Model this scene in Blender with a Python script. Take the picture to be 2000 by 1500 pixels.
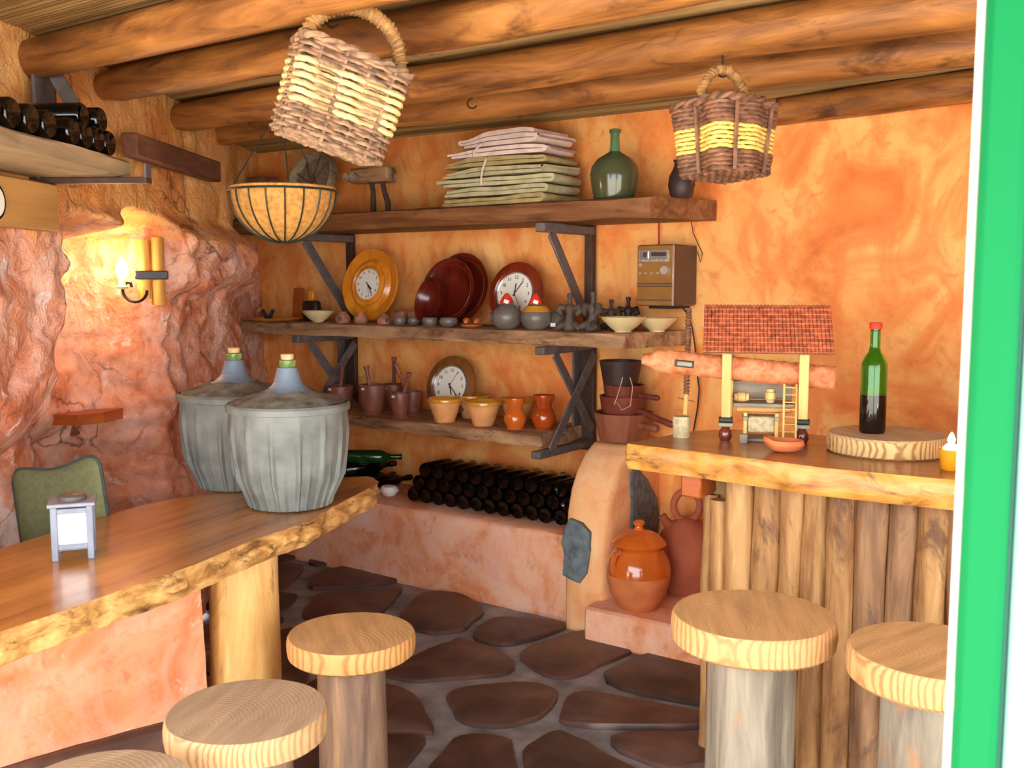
import bpy, bmesh, math, random
from mathutils import Vector, Matrix, Euler, noise
random.seed(7)
for o in list(bpy.data.objects): bpy.data.objects.remove(o)
SC = bpy.context.scene
COL = SC.collection
PI = math.pi
# ---------------------------------------------------------------- camera, world, light, exposure
FPX = 1950.0
YAW = math.radians(35.19); PIT = math.atan(200/1950)
cam = bpy.data.cameras.new('camera'); camo = bpy.data.objects.new('camera', cam); COL.objects.link(camo)
camo.location = (0, 0, 1.5); camo.rotation_euler = (PI/2-PIT, 0, YAW)
cam.sensor_width = 36; cam.lens = FPX/2000*36; cam.clip_start = .05; cam.clip_end = 200
cam.dof.use_dof = True; cam.dof.focus_distance = 3.7; cam.dof.aperture_fstop = 6.5
SC.camera = camo
w = bpy.data.worlds.new('world'); SC.world = w; w.use_nodes = True
bg = w.node_tree.nodes['Background']; bg.inputs[0].default_value = (.86, .93, 1, 1); bg.inputs[1].default_value = 3.4
sun = bpy.data.lights.new('sun', 'SUN'); sun.energy = 12; sun.angle = .02; sun.color = (1, .95, .86)
suno = bpy.data.objects.new('sun', sun); COL.objects.link(suno); suno.rotation_euler = (math.radians(22), math.radians(-14), 0)
suno.location = (0, -5, 8)
SC.view_settings.view_transform = 'Standard'; SC.view_settings.look = 'None'
SC.view_settings.gamma = 1; SC.view_settings.use_curve_mapping = False; SC.view_settings.exposure = 1.35

# ---------------------------------------------------------------- where a sight line meets a plane of the room
CC = Vector((0, 0, 1.5))
Fv = Vector((-math.sin(YAW)*math.cos(PIT), math.cos(YAW)*math.cos(PIT), -math.sin(PIT)))
Rv = Vector((math.cos(YAW), math.sin(YAW), 0)); Uv = Rv.cross(Fv)
def ray(x, y): return Fv + (x-1000)/FPX*Rv - (y-750)/FPX*Uv
def onZ(x, y, z): d = ray(x, y); return CC + d*((z-CC.z)/d.z)
def onY(x, y, Y): d = ray(x, y); return CC + d*(Y/d.y)
def onX(x, y, X): d = ray(x, y); return CC + d*(X/d.x)
def atD(x, y, D): return CC + ray(x, y)*D
WA = Vector((-2.55, .9, 0)); WD = Vector((-1.95, 3.25, 0)).normalized(); WN = Vector((WD.y, -WD.x, 0))   # left wall: origin, direction, inward normal
def W(s, n, z): return WA + WD*s + WN*n + Vector((0, 0, z))
def onW(x, y, n):
    d = ray(x, y); P0 = WA + WN*n; t = (P0-CC).dot(WN)/d.dot(WN); P = CC+d*t
    return (P-WA).dot(WD), P.z
def mpp(P): return (P-CC).dot(Fv)/FPX

# ---------------------------------------------------------------- materials
def srgb(c):
    return tuple(((v/255)/12.92 if v/255 <= .04045 else ((v/255+.055)/1.055)**2.4) for v in c)+(1,)
class NT:
    def __init__(s, name):
        s.m = bpy.data.materials.new(name); s.m.use_nodes = True; s.t = s.m.node_tree
        s.b = s.t.nodes['Principled BSDF']; s.co = s.t.nodes.new('ShaderNodeTexCoord'); s.base = None
    def n(s, typ, **kw):
        o = s.t.nodes.new(typ)
        for k, v in kw.items():
            if k in o.inputs: o.inputs[k].default_value = v
            else: setattr(o, k, v)
        return o
    def l(s, a, b): s.t.links.new(a, b)
    def coords(s, scale=(1, 1, 1), rnd=True, loc=(0, 0, 0)):
        mp = s.n('ShaderNodeMapping'); mp.inputs['Scale'].default_value = scale; mp.inputs['Location'].default_value = loc
        if rnd:
            oi = s.n('ShaderNodeObjectInfo'); mu = s.n('ShaderNodeMath', operation='MULTIPLY'); mu.inputs[1].default_value = 37.0
            s.l(oi.outputs['Random'], mu.inputs[0]); ad = s.n('ShaderNodeVectorMath', operation='ADD')
            s.l(s.co.outputs['Object'], ad.inputs[0]); s.l(mu.outputs[0], ad.inputs[1]); s.l(ad.outputs[0], mp.inputs[0])
        else: s.l(s.co.outputs['Object'], mp.inputs[0])
        return mp.outputs[0]
    def noise(s, vec, scale, detail=4, rough=.55, dist=0):
        o = s.n('ShaderNodeTexNoise'); o.inputs['Scale'].default_value = scale; o.inputs['Detail'].default_value = detail
        o.inputs['Roughness'].default_value = rough; o.inputs['Distortion'].default_value = dist; s.l(vec, o.inputs['Vector']); return o.outputs['Fac']
    def ramp(s, fac, stops):
        r = s.n('ShaderNodeValToRGB'); e = r.color_ramp.elements
        while len(e) < len(stops): e.new(.5)
        for i, (p, c) in enumerate(stops): e[i].position = p; e[i].color = srgb(c) if len(c) == 3 else c
        s.l(fac, r.inputs[0]); return r.outputs[0]
    def mix(s, fac, a, b, mode='MIX'):
        o = s.n('ShaderNodeMix', data_type='RGBA', blend_type=mode)
        for sock, v in ((o.inputs['Factor'], fac), (o.inputs[6], a), (o.inputs[7], b)):
            if isinstance(v, (int, float)): sock.default_value = v
            elif isinstance(v, tuple): sock.default_value = srgb(v) if len(v) == 3 else v
            else: s.l(v, sock)
        return o.outputs[2]
    def bump(s, h, strength, dist):
        o = s.n('ShaderNodeBump'); o.inputs['Strength'].default_value = strength; o.inputs['Distance'].default_value = dist
        s.l(h, o.inputs['Height'])
        if s.b.inputs['Normal'].links: s.l(s.b.inputs['Normal'].links[0].from_socket, o.inputs['Normal'])
        s.l(o.outputs[0], s.b.inputs['Normal'])
    def fin(s, col, rough=.6, metal=0, spec=.4):
        if isinstance(col, tuple): s.b.inputs['Base Color'].default_value = srgb(col)
        else: s.l(col, s.b.inputs['Base Color'])
        s.b.inputs['Roughness'].default_value = rough; s.b.inputs['Metallic'].default_value = metal
        s.b.inputs['Specular IOR Level'].default_value = spec
        return s.m
def plain(name, c, rough=.5, metal=0, var=.18, scale=14, spec=.4, bump=0, coat=0):
    t = NT(name); v = t.coords(); f = t.noise(v, scale, 5)
    d = tuple(max(0, int(x*(1-var))) for x in c); h = tuple(min(255, int(x*(1+var*.6))) for x in c)
    col = t.ramp(f, [(.3, d), (.55, c), (.75, h)])
    if bump: t.bump(t.noise(v, scale*4, 6), bump, .004)
    m = t.fin(col, rough, metal, spec); t.b.inputs['Coat Weight'].default_value = coat; t.b.inputs['Coat Roughness'].default_value = .08
    return m
def plaster(name, stops, scale=1.6, bump=.5, dist=.02, patch=(190, 175, 165), patch_at=.68, fine=(120, 70, 45), fine_at=.33, rough=.8, lay=None, upper=None, cracks=0):
    t = NT(name); v = t.coords(rnd=False); f = t.noise(v, scale, 6, .6, .9)
    col = t.ramp(f, stops)
    f2 = t.noise(v, scale*5.5, 6, .65, .5)
    col = t.mix(t.ramp(f2, [(.34, (255, 255, 255)), (.62, (0, 0, 0))]), col, t.ramp(f2, [(.2, fine), (.6, stops[1][1])]), 'MULTIPLY') if False else col
    col = t.mix(t.ramp(f2, [(fine_at-.06, (.55, .55, .55, 1)), (fine_at+.12, (0, 0, 0, 1))]), col, fine)
    if lay:
        f4 = t.noise(t.coords((1, 1, .55), False, (3, 9, 2)), scale*2.4, 5, .6, 1.4)
        col = t.mix(t.ramp(f4, [(.48, (0, 0, 0, 1)), (.66, (.75, .75, .75, 1))]), col, lay)
    f3 = t.noise(t.coords((1, 1, 1), False, (7, 3, 1)), scale*1.9, 5, .7, 1.2)
    col = t.mix(t.ramp(f3, [(patch_at, (0, 0, 0, 1)), (patch_at+.07, (.8, .8, .8, 1))]), col, patch)
    if upper:                                                       # smoother yellow limewash above this height
        sx = t.n('ShaderNodeSeparateXYZ'); t.l(t.co.outputs['Object'], sx.inputs[0])
        ad = t.n('ShaderNodeMath', operation='MULTIPLY_ADD'); ad.inputs[1].default_value = .5; t.l(f2, ad.inputs[0]); t.l(sx.outputs[2], ad.inputs[2])
        mr = t.n('ShaderNodeMapRange'); mr.inputs[1].default_value = upper[0]+.2; mr.inputs[2].default_value = upper[0]+.32; t.l(ad.outputs[0], mr.inputs[0])
        col = t.mix(mr.outputs[0], col, t.ramp(f, upper[1]))
    if cracks:
        vo = t.n('ShaderNodeTexVoronoi', feature='DISTANCE_TO_EDGE'); vo.inputs['Scale'].default_value = cracks
        dn = t.n('ShaderNodeTexNoise'); dn.inputs['Scale'].default_value = cracks*1.1; dn.inputs['Detail'].default_value = 5; t.l(v, dn.inputs['Vector'])
        vm = t.n('ShaderNodeVectorMath', operation='MULTIPLY_ADD'); vm.inputs[1].default_value = (.55, .55, .55); t.l(dn.outputs['Color'], vm.inputs[0]); t.l(v, vm.inputs[2]); t.l(vm.outputs[0], vo.inputs['Vector'])
        gate = t.ramp(t.noise(v, cracks*.8, 3), [(.5, (0, 0, 0, 1)), (.62, (.8, .8, .8, 1))])
        ln = t.ramp(vo.outputs['Distance'], [(0, (1, 1, 1, 1)), (.022, (0, 0, 0, 1))])
        mk = t.mix(1.0, ln, gate, 'MULTIPLY'); col = t.mix(mk, col, (104, 58, 44))
    t.bump(f2, bump, dist); t.bump(t.noise(v, scale*30, 5, .6), bump*.6, dist*.15)
    return t.fin(col, rough, 0, .25)
def wood(name, stops, axis='Z', scale=9, stretch=.1, bump=.35, rough=.55, stain=None, stain_at=.6, spec=.35, coat=0, stain_scale=None):
    t = NT(name); sc = [1, 1, 1]; sc['XYZ'.index(axis)] = stretch
    v = t.coords(tuple(sc)); f = t.noise(v, scale, 7, .62, .6); col = t.ramp(f, stops)
    if stain:
        s2 = [1, 1, 1]; s2['XYZ'.index(axis)] = .4
        f2 = t.noise(t.coords(tuple(s2), True, (4, 1, 6)), stain_scale or scale*.55, 6, .68, .8)
        col = t.mix(t.ramp(f2, [(stain_at, (0, 0, 0, 1)), (stain_at+.12, (.85, .85, .85, 1))]), col, stain)
    t.bump(f, bump, .012); t.bump(t.noise(v, scale*5, 4), bump*.6, .003)
    m = t.fin(col, rough, 0, spec); t.b.inputs['Coat Weight'].default_value = coat; t.b.inputs['Coat Roughness'].default_value = .12
    return m
def sawn(name, top, lines, scale=38, off=-.13, rough=.65, tint=None, weather_lit=None):       # disc sawn from a thick plank: straight lines on top, arcs on the rim
    t = NT(name); v = t.coords((1, .8, .35), False, (.05, -off*.5, 0))
    wv = t.n('ShaderNodeTexWave', wave_type='RINGS', rings_direction='Z'); wv.inputs['Scale'].default_value = scale
    wv.inputs['Distortion'].default_value = 3.5; wv.inputs['Detail'].default_value = 3; wv.inputs['Detail Scale'].default_value = 1.3
    t.l(v, wv.inputs['Vector']); f2 = t.noise(t.coords(), 7, 5)
    col = t.ramp(wv.outputs['Fac'], [(.0, lines), (.45, top), (1, tuple(min(255, int(x*1.06)) for x in top))])
    col = t.mix(t.ramp(f2, [(.45, (0, 0, 0, 1)), (.7, (.45, .45, .45, 1))]), col, tint or lines)
    if weather_lit:                                                     # grey tops are weathered, rim fresh; paler tops have overhead light painted in
        sx = t.n('ShaderNodeSeparateXYZ'); t.l(t.co.outputs['Normal'], sx.inputs[0])
        g = t.ramp(t.noise(t.coords((1, .12, 1)), 34, 5, .6), [(.3, tuple(int(x*.8) for x in weather_lit)), (.7, weather_lit)])
        col = t.mix(t.ramp(sx.outputs[2], [(.6, (0, 0, 0, 1)), (.9, (.85, .85, .85, 1))]), col, g)
    t.bump(wv.outputs['Fac'], .12, .003); t.bump(t.noise(t.coords(), 90, 4), .2, .003)
    return t.fin(col, rough, 0, .3)
def glass(name, c, rough=.03, trans=1.0, ior=1.45):
    t = NT(name); m = t.fin(c, rough, 0, .5); t.b.inputs['Transmission Weight'].default_value = trans; t.b.inputs['IOR'].default_value = ior
    return m

M = {}
M['plaster'] = plaster('orange_plaster', [(.28, (206, 102, 46)), (.42, (238, 142, 72)), (.54, (248, 172, 96)), (.7, (251, 196, 122))], 2.5, .2, .02, (222, 190, 164), .72, (206, 96, 44), .32, lay=(236, 130, 66))
M['rock'] = plaster('painted_rock', [(.28, (190, 98, 62)), (.42, (222, 136, 96)), (.54, (234, 166, 132)), (.7, (242, 200, 178))], 3.4, .9, .035, (236, 214, 204), .58, (160, 100, 78), .36, lay=(238, 182, 162), upper=(1.68, [(.3, (238, 150, 76)), (.5, (248, 178, 102)), (.7, (250, 196, 126))]), cracks=2.6)
M['bench'] = plaster('pink_plaster', [(.28, (212, 118, 70)), (.42, (232, 154, 108)), (.55, (240, 182, 146)), (.72, (243, 204, 186))], 3.0, .25, .02, (214, 200, 192), .66, (206, 98, 50), .34, lay=(240, 186, 168))
M['pier'] = plaster('pier_plaster', [(.28, (198, 104, 60)), (.42, (220, 136, 90)), (.55, (228, 162, 122)), (.72, (232, 186, 156))], 3.2, .3, .02, (222, 196, 168), .62, (180, 88, 50), .35, lay=(222, 160, 130))
M['butt'] = plaster('buttress_plaster', [(.28, (222, 138, 84)), (.42, (240, 172, 112)), (.55, (246, 194, 142)), (.72, (247, 205, 165))], 2.4, .2, .02, (225, 195, 165), .74, (216, 124, 70), .3)
M['slate'] = plain('grey_slate', (108, 116, 118), .7, 0, .28, 30, .4, .6)
M['mortar'] = plain('floor_mortar', (150, 146, 146), .75, 0, .25, 9, .3, .4)
def stone_mat():
    t = NT('floor_slate'); v = t.coords((1, 1, 1)); f = t.noise(v, 5, 6, .6, .7)
    a = t.ramp(f, [(.3, (66, 52, 50)), (.5, (92, 68, 60)), (.7, (118, 88, 76))])
    oi = t.n('ShaderNodeObjectInfo'); r = t.ramp(oi.outputs['Random'], [(0, (.52, .52, .54, 1)), (.5, (.9, .82, .78, 1)), (1, (1.1, .95, .85, 1))])
    col = t.mix(1.0, a, r, 'MULTIPLY'); t.bump(t.noise(v, 14, 6), .3, .01)
    return t.fin(col, .42, 0, .45)
M['stone'] = stone_mat()
M['beam'] = wood('beam_log', [(.28, (84, 48, 22)), (.42, (130, 80, 38)), (.56, (166, 106, 52)), (.72, (196, 134, 70)), (.85, (216, 160, 96))], 'X', 13, .16, .7, .5, (70, 40, 20), .55, stain_scale=7)
M['cane'] = wood('ceiling_cane', [(.3, (96, 70, 40)), (.5, (140, 104, 60)), (.75, (176, 140, 88))], 'X', 16, .05, .3, .6, (74, 52, 30), .6)
M['shelf'] = wood('shelf_plank', [(.26, (88, 60, 42)), (.42, (146, 106, 74)), (.58, (182, 140, 100)), (.78, (210, 172, 128))], 'X', 18, .16, .9, .7, (78, 52, 38), .56, stain_scale=13)
M['shelf_dark'] = wood('dark_shelf_plank', [(.28, (86, 48, 26)), (.48, (128, 80, 46)), (.75, (164, 114, 72))], 'X', 18, .12, .7, .55, (66, 38, 22), .58)
M['greyplank'] = wood('weathered_plank', [(.3, (120, 100, 72)), (.5, (158, 134, 100)), (.75, (190, 160, 118))], 'X', 12, .12, .6, .7, (90, 74, 56), .6)
M['table'] = wood('varnished_slab', [(.3, (132, 78, 26)), (.46, (172, 110, 42)), (.6, (196, 132, 56)), (.8, (214, 156, 80))], 'X', 9, .1, .08, .22, (86, 46, 18), .6, .5, .3)
M['bark'] = wood('slab_live_edge', [(.26, (92, 60, 34)), (.4, (176, 124, 66)), (.55, (216, 164, 94)), (.8, (236, 194, 130))], 'X', 26, .4, 1, .55, (70, 46, 30), .545, stain_scale=24)
M['bar_edge'] = wood('bar_live_edge', [(.28, (134, 80, 26)), (.43, (180, 118, 46)), (.6, (204, 146, 66)), (.8, (220, 172, 92))], 'X', 18, .35, .5, .4, (96, 56, 22), .55, coat=.2, stain_scale=15)
M['bar_top'] = wood('bar_top', [(.3, (124, 72, 32)), (.5, (158, 98, 50)), (.75, (186, 126, 72))], 'X', 7, .12, .08, .3, (104, 60, 30), .62, .5, .25)
M['stave'] = wood('stave_log', [(.26, (92, 58, 32)), (.4, (140, 94, 52)), (.56, (172, 126, 76)), (.78, (202, 160, 104))], 'Z', 16, .14, .9, .65, (84, 52, 32), .545, stain_scale=9)
M['stave_dark'] = wood('dark_stave_log', [(.26, (76, 50, 34)), (.42, (116, 80, 52)), (.58, (146, 106, 72)), (.8, (172, 132, 92))], 'Z', 16, .14, .9, .65, (68, 46, 34), .54, stain_scale=9)
M['trunk'] = wood('peeled_trunk', [(.28, (150, 96, 46)), (.42, (200, 144, 78)), (.58, (224, 174, 104)), (.8, (236, 196, 130))], 'Z', 10, .2, .6, .5, (128, 80, 42), .575, stain_scale=11)
M['stoolpost'] = wood('grey_stool_post', [(.26, (72, 58, 46)), (.42, (106, 92, 76)), (.58, (134, 120, 102)), (.8, (164, 146, 116))], 'Z', 14, .14, .8, .65, (156, 100, 50), .575, stain_scale=8)
M['stoolpost_brown'] = wood('brown_stool_post', [(.26, (74, 52, 40)), (.42, (112, 84, 66)), (.58, (144, 112, 86)), (.8, (192, 142, 84))], 'Z', 13, .12, .8, .65, (62, 44, 36), .57, stain_scale=8)
M['seat_grey'] = sawn('grey_sawn_seat', (190, 148, 102), (162, 118, 74), 36, -.16, .65, (176, 144, 104), (182, 156, 126))
M['seat_yel'] = sawn('yellow_sawn_seat', (190, 142, 90), (160, 110, 64), 34, -.14, .6, (180, 136, 88), (228, 180, 122))
M['seat_org'] = sawn('orange_sawn_seat', (200, 146, 86), (170, 112, 58), 24, -.15, .6, (186, 138, 86), (222, 174, 118))
M['disc'] = sawn('pale_sawn_disc', (198, 160, 106), (150, 106, 60), 42, -.12, .7, (184, 154, 112), (222, 194, 152))
M['iron'] = plain('painted_iron', (104, 94, 92), .5, .1, .2, 20, .45)
M['iron_dark'] = plain('rusty_iron', (74, 50, 40), .6, .1, .25, 18, .4)
M['iron_black'] = plain('black_iron', (30, 26, 24), .45, .3, .2, 20, .5)
M['bottle'] = plain('dark_bottle_glass', (7, 6, 6), .1, 0, .2, 10, .6)
M['bottle_green'] = plain('dark_green_bottle', (20, 60, 26), .1, 0, .2, 10, .6)
M['bottle_capsule'] = plain('bottle_capsule', (40, 14, 12), .35, 0, .2, 10, .5)
M['demi'] = plain('dusty_grey_plastic', (122, 124, 117), .7, 0, .2, 9, .3, .3)
M['demi_top'] = plain('blue_grey_plastic', (112, 124, 138), .45, 0, .1, 8, .45)
M['dust'] = plain('dusty_grey_lid', (122, 116, 104), .8, 0, .35, 18, .2, .6)
M['cork'] = plain('cork', (222, 184, 132), .8, 0, .15, 40, .2, .3)
M['neckglass'] = glass('pale_green_neck_glass', (150, 190, 110), .05, .7)
M['greenglass'] = glass('green_bottle_glass', (120, 196, 66), .03, .95)
M['wine'] = plain('red_wine', (20, 12, 8), .05, 0, .1, 4, .5)
M['demiglass'] = plain('dusty_green_demijohn', (78, 82, 56), .14, 0, .2, 5, .6)
M['demiglass_neck'] = plain('green_demijohn_neck', (86, 122, 84), .2, 0, .15, 8, .5)
M['clay'] = plain('terracotta', (206, 116, 66), .75, 0, .14, 10, .25, .2)
M['clay_red'] = plain('red_terracotta', (178, 96, 66), .8, 0, .14, 10, .25, .2)
M['clay_pale'] = plain('pale_terracotta', (236, 166, 104), .75, 0, .12, 10, .25, .1)
M['glaze'] = plain('orange_glaze', (206, 98, 32), .12, 0, .15, 6, .6, 0, .4)
M['glaze_y'] = plain('yellow_glaze', (214, 146, 44), .15, 0, .15, 8, .6, 0, .3)
M['glaze_r'] = plain('red_orange_glaze', (176, 70, 22), .12, 0, .15, 8, .6, 0, .4)
M['cream'] = plain('cream_ceramic', (226, 206, 150), .3, 0, .06, 8, .45)
M['dkclay'] = plain('dark_clay', (88, 74, 64), .6, 0, .2, 18, .35, .2)
M['gclay'] = plain('burnished_grey_clay', (112, 102, 94), .32, 0, .15, 12, .5)
M['pinkclay'] = plain('mottled_pink_clay', (178, 116, 88), .75, 0, .25, 26, .3, .3)
M['redcap'] = plain('red_cap', (220, 56, 34), .6, 0, .1, 12, .3)
M['white'] = plain('white_paper', (240, 238, 232), .7, 0, .03, 8, .3)
M['clockface'] = plain('clock_face', (236, 232, 218), .45, 0, .02, 8, .4)
M['black'] = plain('black_paint', (18, 16, 16), .5, 0, .1, 8, .4)
M['redhand'] = plain('red_hand', (190, 60, 40), .5, 0, .1, 8, .4)
def turned(name, a, b, coat=.5):
    t = NT(name); v = t.coords((1, .25, 1)); f = t.noise(v, 22, 5, .6, .4)
    m = t.fin(t.ramp(f, [(.3, b), (.55, a), (.8, tuple(min(255, int(x*1.08)) for x in a))]), .3, 0, .45); t.b.inputs['Coat Weight'].default_value = coat
    t.b.inputs['Coat Roughness'].default_value = .15; return m
M['turn_y'] = turned('yellow_turned_wood', (224, 142, 40), (198, 108, 20))
M['turn_r'] = turned('red_turned_wood', (132, 46, 22), (102, 30, 16))
M['turn_d'] = turned('dark_red_turned_wood', (104, 28, 14), (62, 14, 10))
M['turn_b'] = turned('brown_turned_wood', (132, 82, 40), (100, 58, 26))
M['mortarwood'] = wood('mortar_wood', [(.3, (104, 58, 44)), (.55, (136, 82, 64)), (.8, (160, 102, 78))], 'Z', 12, .15, .2, .4, None)
M['potwood'] = wood('red_pot_wood', [(.3, (84, 36, 26)), (.55, (120, 56, 42)), (.8, (142, 74, 54))], 'Z', 12, .2, .2, .45, None)
M['potwood2'] = wood('brown_pot_wood', [(.3, (104, 58, 38)), (.55, (140, 82, 56)), (.8, (164, 104, 74))], 'Z', 12, .2, .2, .5, None)
M['potdark'] = plain('dark_bucket_wood', (62, 42, 38), .5, 0, .2, 14, .4)
M['string'] = plain('pale_string', (206, 168, 130), .8, 0, .1, 30, .2)
M['wicker'] = plain('brown_wicker', (150, 114, 86), .7, 0, .5, 26, .3, .4)
M['wicker_dk'] = plain('dark_wicker', (124, 82, 58), .55, 0, .42, 30, .4, .4)
M['wicker_pale'] = plain('peeled_wicker', (216, 188, 126), .6, 0, .2, 16, .3, .2)
M['wicker_yel'] = plain('yellow_peeled_wicker', (236, 192, 100), .55, 0, .16, 16, .3, .2)
M['wicker_handle'] = plain('handle_wicker', (168, 122, 70), .65, 0, .3, 24, .3, .4)
M['coir'] = plain('coir_liner', (204, 146, 76), .9, 0, .2, 60, .15, .7)
M['wire'] = plain('green_wire', (44, 52, 40), .5, .2, .1, 10, .4)
M['cloth_k'] = plain('khaki_cloth', (176, 154, 104), .9, 0, .12, 20, .15, .3)
M['cloth_g'] = plain('pale_sage_cloth', (190, 180, 140), .9, 0, .12, 20, .15, .3)
M['cloth_p'] = plain('pinkish_white_cloth', (228, 202, 190), .9, 0, .08, 20, .15, .3)
M['chair'] = plain('sage_green_fabric', (118, 120, 84), .9, 0, .1, 60, .15, .3)
M['piping'] = plain('dark_grey_piping', (76, 82, 76), .8, 0, .1, 30, .2)
M['lantern'] = plain('grey_painted_wood', (142, 146, 158), .6, 0, .12, 16, .35)
M['opal'] = plain('white_opal_glass', (244, 244, 242), .25, 0, .02, 5, .5)
M['sconcewood'] = wood('sconce_pine', [(.3, (176, 116, 46)), (.55, (214, 158, 74)), (.8, (236, 190, 104))], 'Z', 14, .12, .3, .6, (120, 74, 36), .64)
M['rough'] = wood('old_timber', [(.3, (84, 50, 34)), (.55, (118, 76, 54)), (.8, (142, 98, 74))], 'X', 14, .25, .5, .75, (66, 40, 28), .6)
M['pine'] = wood('pine_board', [(.3, (160, 112, 58)), (.55, (196, 146, 82)), (.8, (214, 166, 100))], 'X', 10, .1, .2, .6, (132, 92, 52), .62)
M['pine_z'] = wood('pine_post', [(.3, (190, 138, 70)), (.55, (220, 172, 100)), (.8, (234, 192, 124))], 'Z', 20, .1, .2, .55, None)
M['niche_wood'] = wood('reddish_shelf', [(.3, (140, 62, 22)), (.55, (176, 86, 34)), (.8, (196, 108, 50))], 'X', 10, .2, .15, .35, None)
M['press_log'] = wood('pinkish_press_log', [(.3, (166, 84, 46)), (.5, (204, 120, 74)), (.75, (222, 150, 106))], 'Y', 30, .2, .5, .5, (150, 76, 44), .62)
M['tile'] = plain('terracotta_tile', (206, 112, 74), .7, 0, .3, 50, .3, .2)
M['weight'] = plain('rope_bound_weight', (196, 178, 138), .8, 0, .2, 60, .2, .5)
M['jarred'] = plain('brown_red_glaze', (112, 46, 36), .15, 0, .2, 10, .6, 0, .4)
M['greywood'] = wood('grey_model_wood', [(.3, (112, 104, 92)), (.55, (150, 138, 116)), (.8, (178, 160, 130))], 'X', 24, .2, .2, .6, None)
M['radio_f'] = plain('bronze_radio_front', (152, 110, 52), .3, .3, .1, 10, .5)
M['radio_s'] = plain('brown_radio_side', (80, 58, 52), .35, 0, .1, 8, .45)
M['silver'] = plain('silver_trim', (196, 188, 176), .25, .6, .06, 10, .5)
M['screen'] = plain('grey_display', (122, 114, 112), .25, 0, .1, 20, .5)
M['redwire'] = plain('red_cable', (190, 40, 30), .5, 0, .05, 8, .4)
M['green'] = plain('green_door_paint', (4, 102, 54), .6, 0, .03, 2, .12)
M['pale_frame'] = plain('pale_door_edge', (238, 246, 242), .5, 0, .02, 2, .4)
M['pale_green'] = plain('pale_green_door_edge', (150, 205, 180), .5, 0, .02, 2, .4)
M['gasket'] = plain('dark_gasket', (40, 90, 80), .6, 0, .05, 6, .3)
M['ground'] = plain('pale_bounce_ground', (198, 190, 176), .9, 0, .1, 2, .2)
M['straw'] = plain('woven_straw', (150, 126, 102), .85, 0, .25, 40, .2, .6)
M['amber'] = glass('amber_tumbler', (250, 176, 40), .1, .5)
def emis(name, c, s):
    t = NT(name); t.fin(c, .4); t.b.inputs['Emission Color'].default_value = srgb(c); t.b.inputs['Emission Strength'].default_value = s; return t.m
M['bulb'] = emis('lit_bulb', (255, 238, 200), 25)
M['flame'] = emis('candle_flame', (255, 226, 170), 14)

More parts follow.
